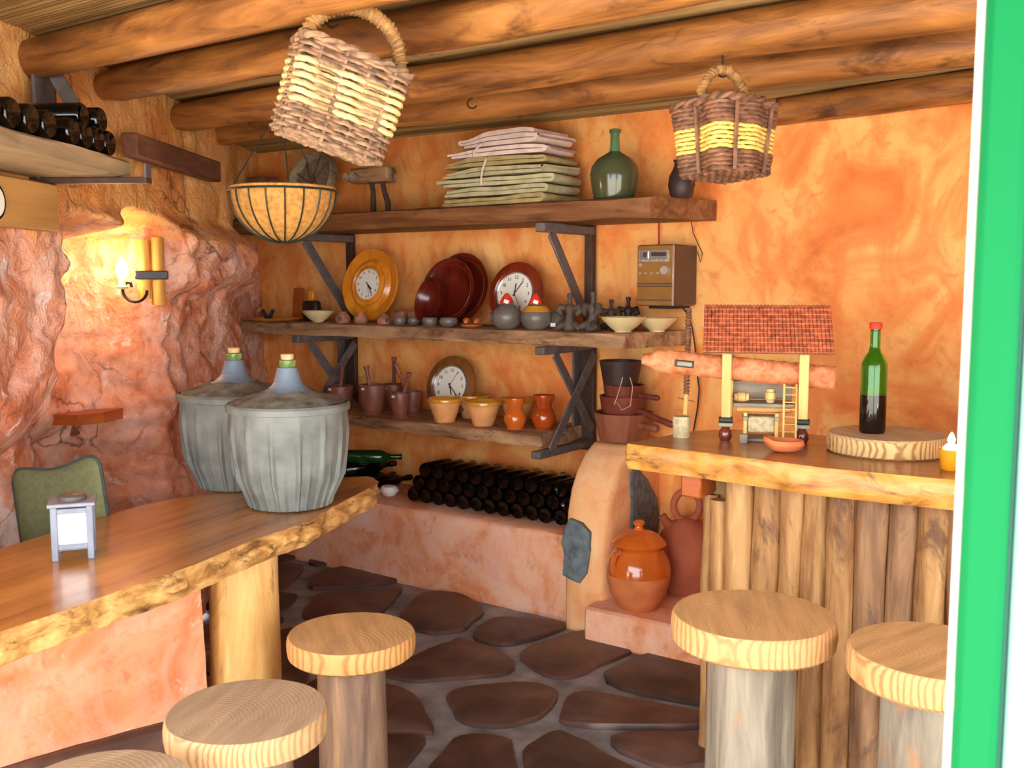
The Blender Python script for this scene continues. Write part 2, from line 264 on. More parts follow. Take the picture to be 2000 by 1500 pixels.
# ---------------------------------------------------------------- mesh building
def nz(p, s, k=0): return noise.noise(Vector((p[0]*s+k, p[1]*s+k*1.7, p[2]*s-k)))
def fbm(p, s, k=0): return nz(p, s, k)+.5*nz(p, s*2.1, k+3)+.25*nz(p, s*4.3, k+7)
class MB:
    def __init__(s): s.v = []; s.f = []
    def add(s, vs, fs):
        o = len(s.v); s.v += [Vector(v) for v in vs]; s.f += [tuple(i+o for i in f) for f in fs]; return s
    def box(s, c, d, rot=None, bev=0):
        hx, hy, hz = d[0]/2, d[1]/2, d[2]/2
        if bev:
            b = min(bev, hx*.49, hy*.49, hz*.49); vs = []; idx = {}
            for sx in (-1, 1):
                for sy in (-1, 1):
                    for sz in (-1, 1):
                        for k in range(3):
                            e = [hx-b, hy-b, hz-b]; e[k] += b; idx[(sx, sy, sz, k)] = len(vs); vs.append(Vector((sx*e[0], sy*e[1], sz*e[2])))
            fs = []
            for k in range(3):
                a, bb = (k+1) % 3, (k+2) % 3
                for sg in (-1, 1):
                    q = []
                    for (u, w_) in ((-1, -1), (1, -1), (1, 1), (-1, 1)):
                        t = [0, 0, 0]; t[k] = sg; t[a] = u; t[bb] = w_; q.append(idx[(t[0], t[1], t[2], k)])
                    fs.append(q if sg > 0 else q[::-1])
            for k in range(3):
                a, bb = (k+1) % 3, (k+2) % 3
                for u in (-1, 1):
                    for w_ in (-1, 1):
                        q = []
                        for (sg, kk) in ((-1, a), (-1, bb), (1, bb), (1, a)):
                            t = [0, 0, 0]; t[k] = sg; t[a] = u; t[bb] = w_; q.append(idx[(t[0], t[1], t[2], kk)])
                        fs.append(q if u*w_ < 0 else q[::-1])
            for sx in (-1, 1):
                for sy in (-1, 1):
                    for sz in (-1, 1):
                        q = [idx[(sx, sy, sz, k)] for k in range(3)]; fs.append(q if sx*sy*sz > 0 else q[::-1])
        else:
            vs = [Vector((x, y, z)) for x in (-hx, hx) for y in (-hy, hy) for z in (-hz, hz)]
            fs = [(0, 1, 3, 2), (4, 6, 7, 5), (0, 4, 5, 1), (2, 3, 7, 6), (0, 2, 6, 4), (1, 5, 7, 3)]
        if rot is not None: vs = [rot @ v for v in vs]
        return s.add([v+Vector(c) for v in vs], fs)
    def bar(s, a, b, wd, th, up=(0, 0, 1), bev=.003):                        # straight rectangular bar from a to b
        a = Vector(a); b = Vector(b); x = (b-a).normalized(); y = Vector(up).cross(x)
        if y.length < 1e-4: y = Vector((0, 1, 0)).cross(x)
        y.normalize(); z = x.cross(y)
        return s.box((a+b)/2, ((b-a).length, wd, th), Matrix((x, y, z)).transposed(), bev)
    def lathe(s, prof, n=24, c=(0, 0, 0), M_=None, wob=0, k=0):              # profile of (r, z); caps where r == 0
        vs = []; fs = []; rings = []
        for (r, z) in prof:
            if r <= 1e-6: rings.append([len(vs)]); vs.append(Vector((0, 0, z)))
            else:
                rings.append(list(range(len(vs), len(vs)+n)))
                for i in range(n):
                    t = 2*PI*i/n; rr = r*(1+wob*nz((math.cos(t), math.sin(t), z*4), 1.3, k)) if wob else r
                    vs.append(Vector((rr*math.cos(t), rr*math.sin(t), z)))
        for a, b in zip(rings, rings[1:]):
            for i in range(n):
                j = (i+1) % n
                if len(a) == 1 and len(b) == 1: break
                if len(a) == 1: fs.append((a[0], b[j], b[i]))
                elif len(b) == 1: fs.append((a[i], a[j], b[0]))
                else: fs.append((a[i], a[j], b[j], b[i]))
        if M_ is not None: vs = [M_ @ v for v in vs]
        return s.add([v+Vector(c) for v in vs], fs)
    def tube(s, pts, r, n=8, closed=False, cap=True):
        pts = [Vector(p) for p in pts]; m = len(pts); rr = r if isinstance(r, (list, tuple)) else [r]*m
        vs = []; fs = []; prev = None
        for i, p in enumerate(pts):
            a = pts[i-1] if (i > 0 or closed) else p; b = pts[(i+1) % m] if (i < m-1 or closed) else p
            t = (b-a); t = t.normalized() if t.length > 1e-9 else Vector((0, 0, 1))
            if prev is None:
                u = t.cross(Vector((0, 0, 1))); u = u if u.length > .05 else t.cross(Vector((0, 1, 0)))
            else: u = prev-t*prev.dot(t)
            u.normalize(); prev = u; w_ = t.cross(u)
            for j in range(n):
                an = 2*PI*j/n; vs.append(p+(u*math.cos(an)+w_*math.sin(an))*rr[i])
        for i in range(m if closed else m-1):
            for j in range(n):
                k = (j+1) % n; i2 = (i+1) % m
                fs.append((i*n+j, i*n+k, i2*n+k, i2*n+j))
        if cap and not closed:
            fs.append(tuple(range(n))[::-1]); fs.append(tuple((m-1)*n+j for j in range(n)))
        return s.add(vs, fs)
    def prism(s, outline, z0, z1):
        n = len(outline); vs = [Vector((x, y, z0)) for x, y in outline]+[Vector((x, y, z1)) for x, y in outline]
        fs = [tuple(range(n))[::-1], tuple(range(n, 2*n))]+[(i, (i+1) % n, n+(i+1) % n, n+i) for i in range(n)]
        return s.add(vs, fs)
    def grid(s, nu, nv, fn):
        vs = [Vector(fn(i/nu, j/nv)) for i in range(nu+1) for j in range(nv+1)]
        fs = [(i*(nv+1)+j, (i+1)*(nv+1)+j, (i+1)*(nv+1)+j+1, i*(nv+1)+j+1) for i in range(nu) for j in range(nv)]
        return s.add(vs, fs)
    def warp(s, fn): s.v = [fn(v) for v in s.v]; return s
    def build(s, name, mat, parent=None, smooth=True, ang=40):
        me = bpy.data.meshes.new(name); me.from_pydata(s.v, [], s.f)
        bm = bmesh.new(); bm.from_mesh(me); bmesh.ops.recalc_face_normals(bm, faces=bm.faces); bm.to_mesh(me); bm.free()
        me.materials.append(M[mat]); me.update()
        if smooth:
            me.shade_smooth(); me.set_sharp_from_angle(angle=math.radians(ang))
        o = bpy.data.objects.new(name, me); COL.objects.link(o)
        if parent: o.parent = parent
        return o
def tag(o, label, cat, group=None):
    o['label'] = label; o['category'] = cat
    if group: o['group'] = group
    return o
def T(name, label, cat, loc=(0, 0, 0), rz=0, group=None, rot=None):
    o = bpy.data.objects.new(name, None); COL.objects.link(o); o.location = loc; o.empty_display_size = .05
    o.rotation_euler = rot if rot is not None else (0, 0, rz)
    return tag(o, label, cat, group)
def struct(o): o['kind'] = 'structure'; return o
KIDS = {}
def copy_tree(o, parent=None, loc=None, rot=None):
    c = o.copy(); COL.objects.link(c); c.parent = parent
    for ch in [x for x in bpy.data.objects if x.parent == o]: copy_tree(ch, c)
    if loc is not None: c.location = loc
    if rot is not None: c.rotation_euler = rot
    return c
def arc(c, r, a0, a1, n, plane='XZ'):
    out = []
    for i in range(n+1):
        t = a0+(a1-a0)*i/n; u, v = r*math.cos(t), r*math.sin(t)
        out.append(Vector(c)+(Vector((u, 0, v)) if plane == 'XZ' else Vector((u, v, 0)) if plane == 'XY' else Vector((0, u, v))))
    return out
def smooth(e0, e1, x): t = max(0, min(1, (x-e0)/(e1-e0))); return t*t*(3-2*t)

# ================================================================ THE SETTING
WALLY = 4.1; CEIL = 2.24
# floor: mortar bed with separate slate slabs
fl = MB(); fl.grid(40, 30, lambda u, v: (-5.5+7.3*u, .3+4.2*v, -.012+.003*nz((u*30, v*30, 0), 1)))
floor = struct(fl.build('floor', 'mortar'))
def clip(poly, p, nrm):
    out = []
    for i in range(len(poly)):
        a, b = poly[i], poly[(i+1) % len(poly)]; da = (a-p).dot(nrm); db = (b-p).dot(nrm)
        if da <= 0: out.append(a)
        if da*db < 0: out.append(a+(b-a)*(da/(da-db)))
    return out
rs = random.Random(31); seeds = []
gx, gy = .5, .42
for i in range(-1, 12):
    for j in range(-1, 9):
        seeds.append(Vector((-4.7+i*gx+(j % 2)*.25+rs.uniform(-.24, .24), .5+j*gy+rs.uniform(-.2, .2))))
for c in seeds:
    if not (-4.5 < c.x < 1.1 and .5 < c.y < 3.75): continue
    poly = [c+Vector((x, y)) for x, y in ((-.6, -.6), (.6, -.6), (.6, .6), (-.6, .6))]
    for o2 in seeds:
        if o2 is c or (o2-c).length > 1.3: continue
        dv = (o2-c).normalized(); poly = clip(poly, (c+o2)/2-dv*rs.choice((.012, .02, .03, .06)), dv)
    if len(poly) < 3: continue
    # round the corners and roughen the outline
    fine = []
    for i in range(len(poly)):
        a, b = poly[i], poly[(i+1) % len(poly)]
        for k in range(5): fine.append(a+(b-a)*k/5)
    for _ in range(3): fine = [(fine[i-1]+fine[i]*2+fine[(i+1) % len(fine)])/4 for i in range(len(fine))]
    fine = [p+Vector((nz((p.x, p.y, 0), 9), nz((p.x, p.y, 5), 9)))*.018 for p in fine]
    n = len(fine); b = MB(); cc = sum(fine, Vector((0, 0)))/n
    loc = [p-cc for p in fine]; hh = .006+.006*rs.random()
    vs = [Vector((p.x, p.y, -.022)) for p in loc]+[Vector((p.x, p.y, hh-.005)) for p in loc]+[Vector((p.x*.96, p.y*.96, hh)) for p in loc]+[Vector((0, 0, hh))]
    fs = []
    for i in range(n):
        j = (i+1) % n; fs += [(i, j, n+j, n+i), (n+i, n+j, 2*n+j, 2*n+i), (2*n+i, 2*n+j, 3*n)]
    b.add(vs, fs); st = b.build('stone', 'stone', floor); st.location = (cc.x, cc.y, 0)
# back wall
bw = MB(); bw.grid(170, 60, lambda u, v: (-5.5+7.0*u, WALLY+.012*fbm((u*7, 0, v*2.4), 1.7)+.006*nz((u*7, 1, v*2.4), 7), 2.4*v))
wall_back = struct(bw.build('wall_back', 'plaster'))
# left wall: rough rock, with the lamp recess
s_n0, _ = onW(118, 700, 0.0); s_n1, _ = onW(318, 700, 0.0)
_, z_nt = onW(215, 432, 0.0)
def lw(u, v):
    s = -.3+4.75*u; z = 2.36*v; P = W(s, 0, z)
    rough = .25+.75*smooth(1.85, 1.6, z)
    wob = .05*nz((s, z, 3), 2.3)+.035*nz((s*.3, z, 13), 7)+.02*nz((s, z, 17), 17); wz = .07*nz((s, z, 8), 3.1)+.03*nz((s, z, 4), 9)
    d = rough*(.055*fbm(P, 2.1, 2)+.03*abs(nz(P, 4.5, 5))+.018*nz(P, 11, 1)+.008*nz(P, 24, 4)-.03*(1-abs(nz(P, 3.3, 21)))**7)
    inside = smooth(s_n0-.03, s_n0+.05, s+wob)*smooth(s_n1+.06, s_n1-.10, s+wob*.6)*smooth(z_nt+.05, z_nt-.06, z+wz)
    d -= .42*inside*(.85+.2*nz(P, 3, 9))
    # shallow ledge of rock above the recess, crack right of it
    d += .10*smooth(1.42, 1.5, z+wz)*smooth(1.78, 1.66, z)*smooth(s_n0, s_n0+.2, s)*smooth(3.5, 3.0, s)
    d -= .24*smooth(2.65, 3.3, s)
    d -= .16*smooth(1.15, .8, z)*smooth(s_n0+.1, s_n0-.1, s)
    d -= .05*math.exp(-((s-(s_n1+.22+.12*math.sin(z*4)+.5*wob))/.035)**2)*rough
    return W(s, d, z)
lwb = MB(); lwb.grid(480, 240, lw); wall_left = struct(lwb.build('wall_left', 'rock', ang=180))
rw = MB(); rw.grid(20, 20, lambda u, v: (1.45, 1.9+2.3*u, 2.4*v)); struct(rw.build('wall_right_unseen', 'plaster'))  # out of view, added to close the room against leaking light
# ceiling: boards carrying a mat of canes
cb = MB(); cb.box((-1.95, 1.85, CEIL+.07), (7.2, 4.9, .06)); ceiling = struct(cb.build('ceiling', 'cane', smooth=False))  # unseen front stretch reaches out to keep overhead sky off the stools
cm = MB(); y = -.55; k = 0
while y < 4.12:
    r = .0075+.003*random.random(); pts = []; x = -4.95
    zz = CEIL+.03+random.uniform(-.004, .003)
    pts = [(-4.95+6.5*i/9, y+.004*nz((i*.7, y*9, 0), 1), zz+.004*nz((i*.7, y*9, 4), 1)) for i in range(10)]
    cm.tube(pts, r, 5, cap=False); y += r*1.9
mat_o = cm.build('cane_mat', 'cane', ceiling); mat_o['kind'] = 'stuff'
# unseen ground outside, added to bounce daylight up to the beams
gr = MB(); gr.box((0, -5.6, -.05), (26, 11.8, .06)); tag(gr.build('bounce_ground', 'ground', smooth=False), 'unseen pale ground outside the open doorway, added to bounce daylight in', 'ground')['kind'] = 'structure'

# ---------------------------------------------------------------- log beams
def log_mesh(L, r0, r1, k, knots=3, n=14, seg=40, axis='X'):
    b = MB(); pts = []; vs = []; fs = []
    kn = [(random.random()*L, random.uniform(-2.4, -.6), random.uniform(.5, 1)) for _ in range(knots)]
    for i in range(seg+1):
        x = L*i/seg; r = r0+(r1-r0)*i/seg; end = min(1, .72+.28*min(1, min(x, L-x)/.03))
        cy = .012*nz((x*.9, k, 0), 1); cz = .012*nz((x*.9, k, 5), 1)
        for j in range(n):
            t = 2*PI*j/n; rr = r*end*(1+.07*nz((x*3, math.cos(t)*1.2+k, math.sin(t)*1.2), 1))
            for (kx, kt, ks) in kn:
                rr += .02*ks*math.exp(-((x-kx)/.035)**2-(((t-kt+PI) % (2*PI)-PI)/.3)**2)
            vs.append((x, cy+rr*math.cos(t), cz+rr*math.sin(t)))
    for i in range(seg):
        for j in range(n): q = (j+1) % n; fs.append((i*n+j, i*n+q, (i+1)*n+q, (i+1)*n+j))
    fs.append(tuple(range(n))[::-1]); fs.append(tuple(seg*n+j for j in range(n)))
    return b.add(vs, fs)
def beam(px_end, Yl, Yr, r0, r1, zc, label, k, knots):
    e = onZ(px_end[0], px_end[1], zc); a = Vector((e.x, Yl, zc)); bq = Vector((1.4, Yr, zc))
    o = log_mesh((bq-a).length, r0, r1, k, knots).build('ceiling_beam', 'beam')
    o.location = a; o.rotation_euler = (0, 0, math.atan2(bq.y-a.y, bq.x-a.x)); return tag(o, label, 'beam', 'round log beams under the cane ceiling')
beam((22, 128), 1.74, 1.72, .06, .075, 2.185, 'thick log beam nearest the door, its end above the wall bottle shelf', 1, 3)
beam((228, 178), 2.13, 2.16, .058, .07, 2.185, 'second log beam from the door, the one carrying the big wicker basket', 2, 4)
beam((360, 236), 2.70, 2.74, .062, .07, 2.185, 'third log beam from the door, behind the big wicker basket', 3, 6)
beam((447, 272), 3.12, 3.26, .055, .07, 2.19, 'fourth log beam from the door, above the shelves with the empty hook', 4, 5)
b5 = log_mesh(2.6, .055, .07, 9, 3).build('ceiling_beam', 'beam'); b5.location = (-1.75, 4.12, 2.2); b5.rotation_euler = (0, 0, math.radians(-9))
tag(b5, 'short log beam running into the top of the orange back wall', 'beam', 'round log beams under the cane ceiling')

# ---------------------------------------------------------------- masonry bench, buttress, step
BZ = .39; BF = 3.66
def bench_prof(t):      # (Y, Z) over the front and the top
    if t < .5: return (BF+.02-.03*math.sin(t*2*PI*.5)*.3, -.02+(BZ+.005)*t/.5*1.0)
    u = (t-.5)/.5; return (BF+.02+u*(WALLY+.03-BF), BZ-.012*(1-min(1, u*9)))
bb = MB(); bb.grid(110, 44, lambda u, v: (lambda q: Vector((-4.72+2.62*u, q[0]-.012*fbm((u*2.4, v, 1), 3)*(1 if v < .48 else 0), q[1]+.006*nz((u*2.4, v*2, 4), 5)*(1 if v > .45 else 0))))(bench_prof(v)))
tag(bb.build('masonry_bench', 'bench', ang=60), 'low pink and orange plastered bench along the back wall holding wine bottles', 'bench')
# buttress: plastered quarter-round rising to the wall
BX0, BX1 = -2.27, -2.06
bprof = []
for (x, y) in ((1140, 1222), (1118, 1120), (1101, 1040), (1105, 1000), (1116, 960), (1134, 915), (1155, 885), (1178, 868)):
    q = onX(x, y, BX0); bprof.append((q.y, q.z))
bprof[0] = (3.60, -.02); bprof[1] = (3.595, .16); bprof[2] = (3.60, BZ)
bprof = [(3.60, -.02), (3.60, .16), (3.605, .38), (3.625, .5), (3.655, .595), (3.70, .675), (3.765, .738), (3.84, .778), (4.12, .79)]
def bp(t):
    f = t*(len(bprof)-1); i = min(int(f), len(bprof)-2); a, b = bprof[i], bprof[i+1]; u = f-i; return (a[0]+(b[0]-a[0])*u, a[1]+(b[1]-a[1])*u)
but = T('plaster_buttress', 'rounded cream and orange plaster buttress with slate stones beside the bottle stack', 'buttress', ((BX0+BX1)/2, 3.85, 0))
ub = MB(); RW = BX1-BX0; prof_u = [(-1, 0, 1), (-1, .0, 0)]
# cross-section in X is a rounded bar: left side, front, right side; swept up the profile
xs = [(-.5, 1.0), (-.5, .5), (-.5, .09), (-.47, .03), (-.4, 0), (-.2, -.006), (0, -.008), (.2, -.006), (.4, 0), (.47, .03), (.5, .09), (.5, .5), (.5, 1.0)]
NV = 40
def bfn(i, j):
    y, z = bp(j/NV); fx, fy = xs[i]; dep = WALLY+.03-y
    yy = y+(fy*dep if fy > .2 else fy*.55) if fy >= .2 else y+fy*.5
    zz = z
    P = Vector((fx*RW, min(yy, 4.13)-3.85, zz)); return P+Vector((.008*nz(P, 4, 1), .01*nz(P, 3, 2), .0))
vs = [bfn(i, j) for i in range(len(xs)) for j in range(NV+1)]
fs = [(i*(NV+1)+j, (i+1)*(NV+1)+j, (i+1)*(NV+1)+j+1, i*(NV+1)+j+1) for i in range(len(xs)-1) for j in range(NV)]
ub.add(vs, fs); ub.build('body', 'butt', but, ang=70)
def slab_stone(pts, plane, nrm, label):
    P = [plane(x, y) for x, y in pts]; c = sum(P, Vector())/len(P); b = MB(); n = len(P); nn = Vector(nrm)
    vs = [p-nn*.03 for p in P]+[p+nn*.006 for p in P]+[c+(p-c)*.93+nn*.011 for p in P]+[c+nn*.012]
    fs = []
    for i in range(n): j = (i+1) % n; fs += [(i, j, n+j, n+i), (n+i, n+j, 2*n+j, 2*n+i), (2*n+i, 2*n+j, 3*n)]
    b.add([v-Vector((BX0+BX1, 3.85*2, 0))/2 for v in vs], fs)
    o = b.build('slate_stone', 'slate', but, ang=25); o['label'] = label
slab_stone([(1101, 1040), (1112, 1013), (1135, 1022), (1152, 1040), (1153, 1075), (1147, 1120), (1133, 1139), (1116, 1132), (1100, 1122), (1103, 1080), (1098, 1060)], lambda x, y: onY(x, y, 3.597), (0, -1, .05), 'grey slate set in the front of the buttress')
slab_stone([(1229, 1055), (1231, 980), (1229, 925), (1238, 908), (1262, 935), (1281, 972), (1286, 1010), (1281, 1052), (1255, 1060)], lambda x, y: onX(x, y, BX1), (1, 0, 0), 'tall grey slate set in the side of the buttress')
sb = MB(); q0 = onZ(1139, 1250, 0)
sb.box((-1.35, (q0.y+4.12)/2, .066), (1.5, 4.12-q0.y, .16), bev=.012)
sb.warp(lambda v: v+Vector((0, .006*nz(v, 5), .003*nz(v, 7))))
tag(sb.build('plaster_step', 'bench'), 'low pinkish plaster step under the clay jars beside the bar', 'step')

# ---------------------------------------------------------------- iron brackets and plank shelves
SF = 3.70
def plank(name, x0, x1, z0, z1, yf, yb, mat, label, k, skew=0, amp=.018):
    b = MB(); L = x1-x0; nu = 130; rs_ = [(0.01, 0), (0, .15), (0, .35), (0, .55), (0, .75), (.0, .92), (.06, 1), (.5, 1), (1, 1), (1, 0), (.5, 0), (.06, 0)]
    vs = []; fs = []; n = len(rs_)
    for i in range(nu+1):
        u = i/nu
        for (fy, fz) in rs_:
            y = yf+(yb-yf)*fy; x = x0+L*u+skew*fy*(u if u > .5 else 0); z = z0+(z1-z0)*fz
            if fy < .3: y += amp*fbm((x*2, fz*.9, k), 2.3)+amp*.4*nz((x*2, fz*.9, k), 17)-.004*(fz in (0, 1)); z += .005*nz((x, fy, k+fz*3), 5)
            vs.append((x, y, z))
    for i in range(nu):
        for j in range(n): q = (j+1) % n; fs.append((i*n+j, i*n+q, (i+1)*n+q, (i+1)*n+j))
    fs.append(tuple(range(n))); fs.append(tuple(nu*n+j for j in range(n)))
    b.add(vs, fs); return tag(b.build(name, mat, ang=50), label, 'shelf')
plank('wall_shelf', -4.52, -1.92, 1.762, 1.848, SF, WALLY-.012, 'shelf_dark', 'thick dark plank shelf, topmost on the back wall, with the folded cloths', 1, .12, .008)
plank('wall_shelf', -4.47, -2.03, 1.218, 1.284, SF, WALLY-.012, 'shelf', 'rough plank shelf, middle one on the back wall, with bowls and clocks', 2, .12)
plank('wall_shelf', -4.5, -2.45, .755, .818, SF, WALLY-.012, 'shelf', 'rough plank shelf, lowest on the back wall, with mortars and clay bowls', 3)
ZT, ZM, ZL = 1.848, 1.284, .818
def bracket(X, label, kind, arm_f=3.64):
    t = T('shelf_bracket', label, 'bracket', (X, WALLY-.02, 0))
    yb = -.012; yf = arm_f-(WALLY-.02)
    if kind == 'up':
        MB().box((0, yb, (1.762+1.285)/2), (.045, .035, 1.762-1.285), bev=.004).build('post', 'iron_dark', t)
        MB().box((0, (yb+yf)/2, 1.735), (.05, yb-yf, .04), bev=.004).build('arm', 'iron', t)
        MB().bar((.0, yf+.09, 1.715), (.0, yb-.02, 1.32), .054, .012, (1, 0, 0)).build('brace', 'iron', t)
    else:
        MB().box((-.005, yb, (1.217+.70)/2), (.075, .03, 1.217-.70), bev=.004).build('post', 'iron_dark', t)
        MB().box((-.05, yb-.03, (1.217+.70)/2), (.012, .07, 1.217-.70), bev=.002).build('post_flange', 'iron', t)
        MB().box((0, (yb+yf)/2, 1.197), (.05, yb-yf, .036), bev=.004).build('arm', 'iron', t)
        MB().box((.0, (yb+yf-.03)/2, .737), (.05, yb-yf+.03, .034), bev=.004).build('arm', 'iron', t)
        MB().bar((.03, yf+.08, 1.18), (.03, yb-.02, .80), .05, .01, (1, 0, 0)).build('brace', 'iron', t)
        MB().bar((.042, yf+.03, .755), (.042, yb-.02, 1.16), .05, .01, (1, 0, 0)).build('brace', 'iron', t)
bracket(-2.42, 'iron shelf bracket with one diagonal brace, beside the radio', 'up')
bracket(-3.97, 'iron shelf bracket with one diagonal brace, left of the yellow clock', 'up')
bracket(-2.42, 'iron bracket with crossed braces beside the orange jugs', 'cross')
bracket(-3.97, 'iron bracket with crossed braces behind the wooden mortars', 'cross')
# ================================================================ FURNITURE
def resample(poly, step):
    out = []
    for i in range(len(poly)):
        a, b = poly[i], poly[(i+1) % len(poly)]; n = max(1, int((b-a).length/step))
        for k in range(n): out.append(a+(b-a)*k/n)
    return out
def live_slab(t, outline, z1, th, mtop, medge, rz, amp, bulge, k):
    # outline: world XY points; parts are built in the frame of t (rotated rz), so the grain follows the length
    o = Vector((t.location.x, t.location.y)); ca, sa = math.cos(-rz), math.sin(-rz)
    pts = [p-o for p in outline]; pts = [Vector((p.x*ca-p.y*sa, p.x*sa+p.y*ca)) for p in pts]
    pts = resample(pts, .014)
    for _ in range(2): pts = [(pts[i-1]+pts[i]*2+pts[(i+1) % len(pts)])/4 for i in range(len(pts))]
    n = len(pts); area = sum(pts[i].x*pts[(i+1) % n].y-pts[(i+1) % n].x*pts[i].y for i in range(n))
    if area < 0: pts = pts[::-1]
    nr = []
    for i in range(n):
        d = (pts[(i+1) % n]-pts[i-1]).normalized(); nr.append(Vector((d.y, -d.x)))
    rows = [(0, 0), (.08, .35), (.3, .8), (.55, 1), (.8, .75), (1, .1)]
    vs = []; fs = []
    z0 = t.location.z
    for r, (fz, fb) in enumerate(rows):
        for i in range(n):
            p = pts[i]; dd = bulge*fb+(amp*fbm((p.x, p.y, fz*.12), 7, k)+amp*.45*nz((p.x, p.y, fz*.3), 26, k))*(.5+fb) if r else 0
            q = p+nr[i]*dd; vs.append((q.x, q.y, z1-z0-th*fz+(.012*nz((p.x, p.y, 3), 5, k) if 0 < r < 5 else 0)-(.0 if r else 0)))
    for r in range(len(rows)-1):
        for i in range(n): j = (i+1) % n; fs.append((r*n+i, r*n+j, (r+1)*n+j, (r+1)*n+i))
    b = MB(); b.add(vs, fs); b.build('live_edge', medge, t, ang=60)
    b = MB(); b.add([(p.x, p.y, z1-z0) for p in pts]+[(vs[(len(rows)-1)*n+i][0], vs[(len(rows)-1)*n+i][1], z1-z0-th) for i in range(n)], [tuple(range(n)), tuple(range(n, 2*n))[::-1]])
    return b.build('slab_top', mtop, t)
TZ = .76
tp = [(-120, 1280), (0, 1234), (110, 1198), (224, 1157), (385, 1101), (490, 1056), (592, 1022), (660, 985), (742, 942), (722, 930), (560, 938), (400, 966), (304, 980), (216, 1004), (110, 1038), (0, 1072), (-120, 1112)]
tpw = [Vector(onZ(x, y, TZ)[:2]) for x, y in tp]
d0 = (tpw[0]-tpw[6]).normalized(); tpw[0] = tpw[1]+d0*.5; tpw[-1] = tpw[-2]+d0*.5
rzT = math.atan2(-d0.y, -d0.x)
tc = onZ(300, 1060, TZ)
tab = T('slab_table', 'long varnished live-edge slab table with two demijohns and a lantern on it', 'table', (tc.x, tc.y, 0), rzT)
live_slab(tab, tpw, TZ, .075, 'table', 'bark', rzT, .02, .012, 3)
def log_post(r0, r1, h, k, n=26, seg=24, amp=.05):
    b = MB(); vs = []; fs = []
    for i in range(seg+1):
        z = h*i/seg; r = r0+(r1-r0)*i/seg
        for j in range(n):
            t = 2*PI*j/n; rr = r*(1+amp*fbm((math.cos(t), math.sin(t), z*2.2), 1.2, k)); vs.append((rr*math.cos(t), rr*math.sin(t), z))
    for i in range(seg):
        for j in range(n): q = (j+1) % n; fs.append((i*n+j, i*n+q, (i+1)*n+q, (i+1)*n+j))
    fs.append(tuple(range(n))[::-1]); fs.append(tuple(seg*n+j for j in range(n))); return b.add(vs, fs)
pp = onZ(438, 1098, TZ-.075)
# the trunk leg stands 0.1 m inside the front edge
pp += Vector((-.05, .11, 0))
lg = log_post(.112, .102, TZ-.074, 5).build('trunk_leg', 'trunk', tab)
lg.matrix_parent_inverse = Matrix.Identity(4)
def to_local(t, P):
    d = Vector(P)-t.location; a = -t.rotation_euler.z; return Vector((d.x*math.cos(a)-d.y*math.sin(a), d.x*math.sin(a)+d.y*math.cos(a), d.z))
lg.location = to_local(tab, (pp.x, pp.y, 0))
# plastered wall on a dark slate plinth that carries the near end of the slab
ZP = .25
w0 = onZ(45, 1480, ZP); w1 = onZ(322, 1402, ZP); wd = (w1-w0); wd.z = 0; wd.normalize(); wn = Vector((wd.y, -wd.x, 0))
w1 = w1+wd*.12; w0 = w0-wd*.55; Lw = (w1-w0).length; w0.z = 0
pier = T('plaster_wall_pier', 'low orange and pink plastered wall standing under the slab table', 'wall', (w0+wd*Lw/2), math.atan2(wd.y, wd.x))
pb = MB(); nu, nv = 60, 24
def pw(u, v):
    P = Vector((Lw*(u-.5), 0, ZP+(TZ-.08-ZP)*v)); return P+Vector((0, -.012*fbm(P, 3, 4)-.02*(1-v)**3, 0))
pb.grid(nu, nv, pw); BKV = Vector((0, .15, 0))
pb.add([pw(i/nu, j)+BKV for i in range(nu+1) for j in (0, 1)], [(2*i, 2*i+1, 2*i+3, 2*i+2) for i in range(nu)])
for e in (0, 1): pb.add([pw(e, j/nv) for j in range(nv+1)]+[pw(e, j/nv)+BKV for j in range(nv+1)], [(j, j+1, nv+2+j, nv+1+j) for j in range(nv)])
pb.build('plaster_face', 'pier', pier, ang=60)
MB().box((0, .06, ZP/2), (Lw+.03, .21, ZP-.002), bev=.012).warp(lambda v: v+Vector((.006*nz(v, 6), .008*nz(v, 5, 3), 0))).build('plinth', 'stone', pier)

# stools
def stool(P, r, th, h, rp, mseat, mpost, label, rz, k):
    t = T('log_stool', label, 'stool', (P.x, P.y, 0), rz, 'round log stools')
    prof = [(0, h-th), (r*.93, h-th), (r*.985, h-th+.008), (r, h-th*.6), (r, h-th*.3), (r*.99, h-.008), (r*.965, h), (r*.5, h), (0, h)]
    MB().lathe(prof, 56, wob=.018, k=k).build('seat', mseat, t)
    log_post(rp*1.06, rp, h-th+.002, k).build('post', mpost, t)
HB = .775; HS = .555
stool(onZ(1471, 1198, HB), .178, .066, HB, .094, 'seat_yel', 'stoolpost', 'tall log stool with pale yellow seat and grey post in front of the bar', .5, 1)
stool(onZ(1828, 1268, HB), .168, .066, HB, .10, 'seat_yel', 'stoolpost', 'tall log stool beside the green door frame, partly hidden by it', -.3, 2)
stool(onZ(686, 1235, HS-.03), .178, .062, HS-.03, .095, 'seat_org', 'stoolpost_brown', 'low log stool with orange seat and brown grey post, nearest the bench', .9, 3)
stool(onZ(482, 1386, HS), .178, .064, HS, .10, 'seat_grey', 'stoolpost_brown', 'low log stool with greyish sawn seat in front of the slab table trunk', .35, 4)
stool(onZ(190, 1548, HS), .178, .064, HS, .10, 'seat_grey', 'stoolpost_brown', 'low log stool cut off by the bottom left corner of the picture', -.2, 5)

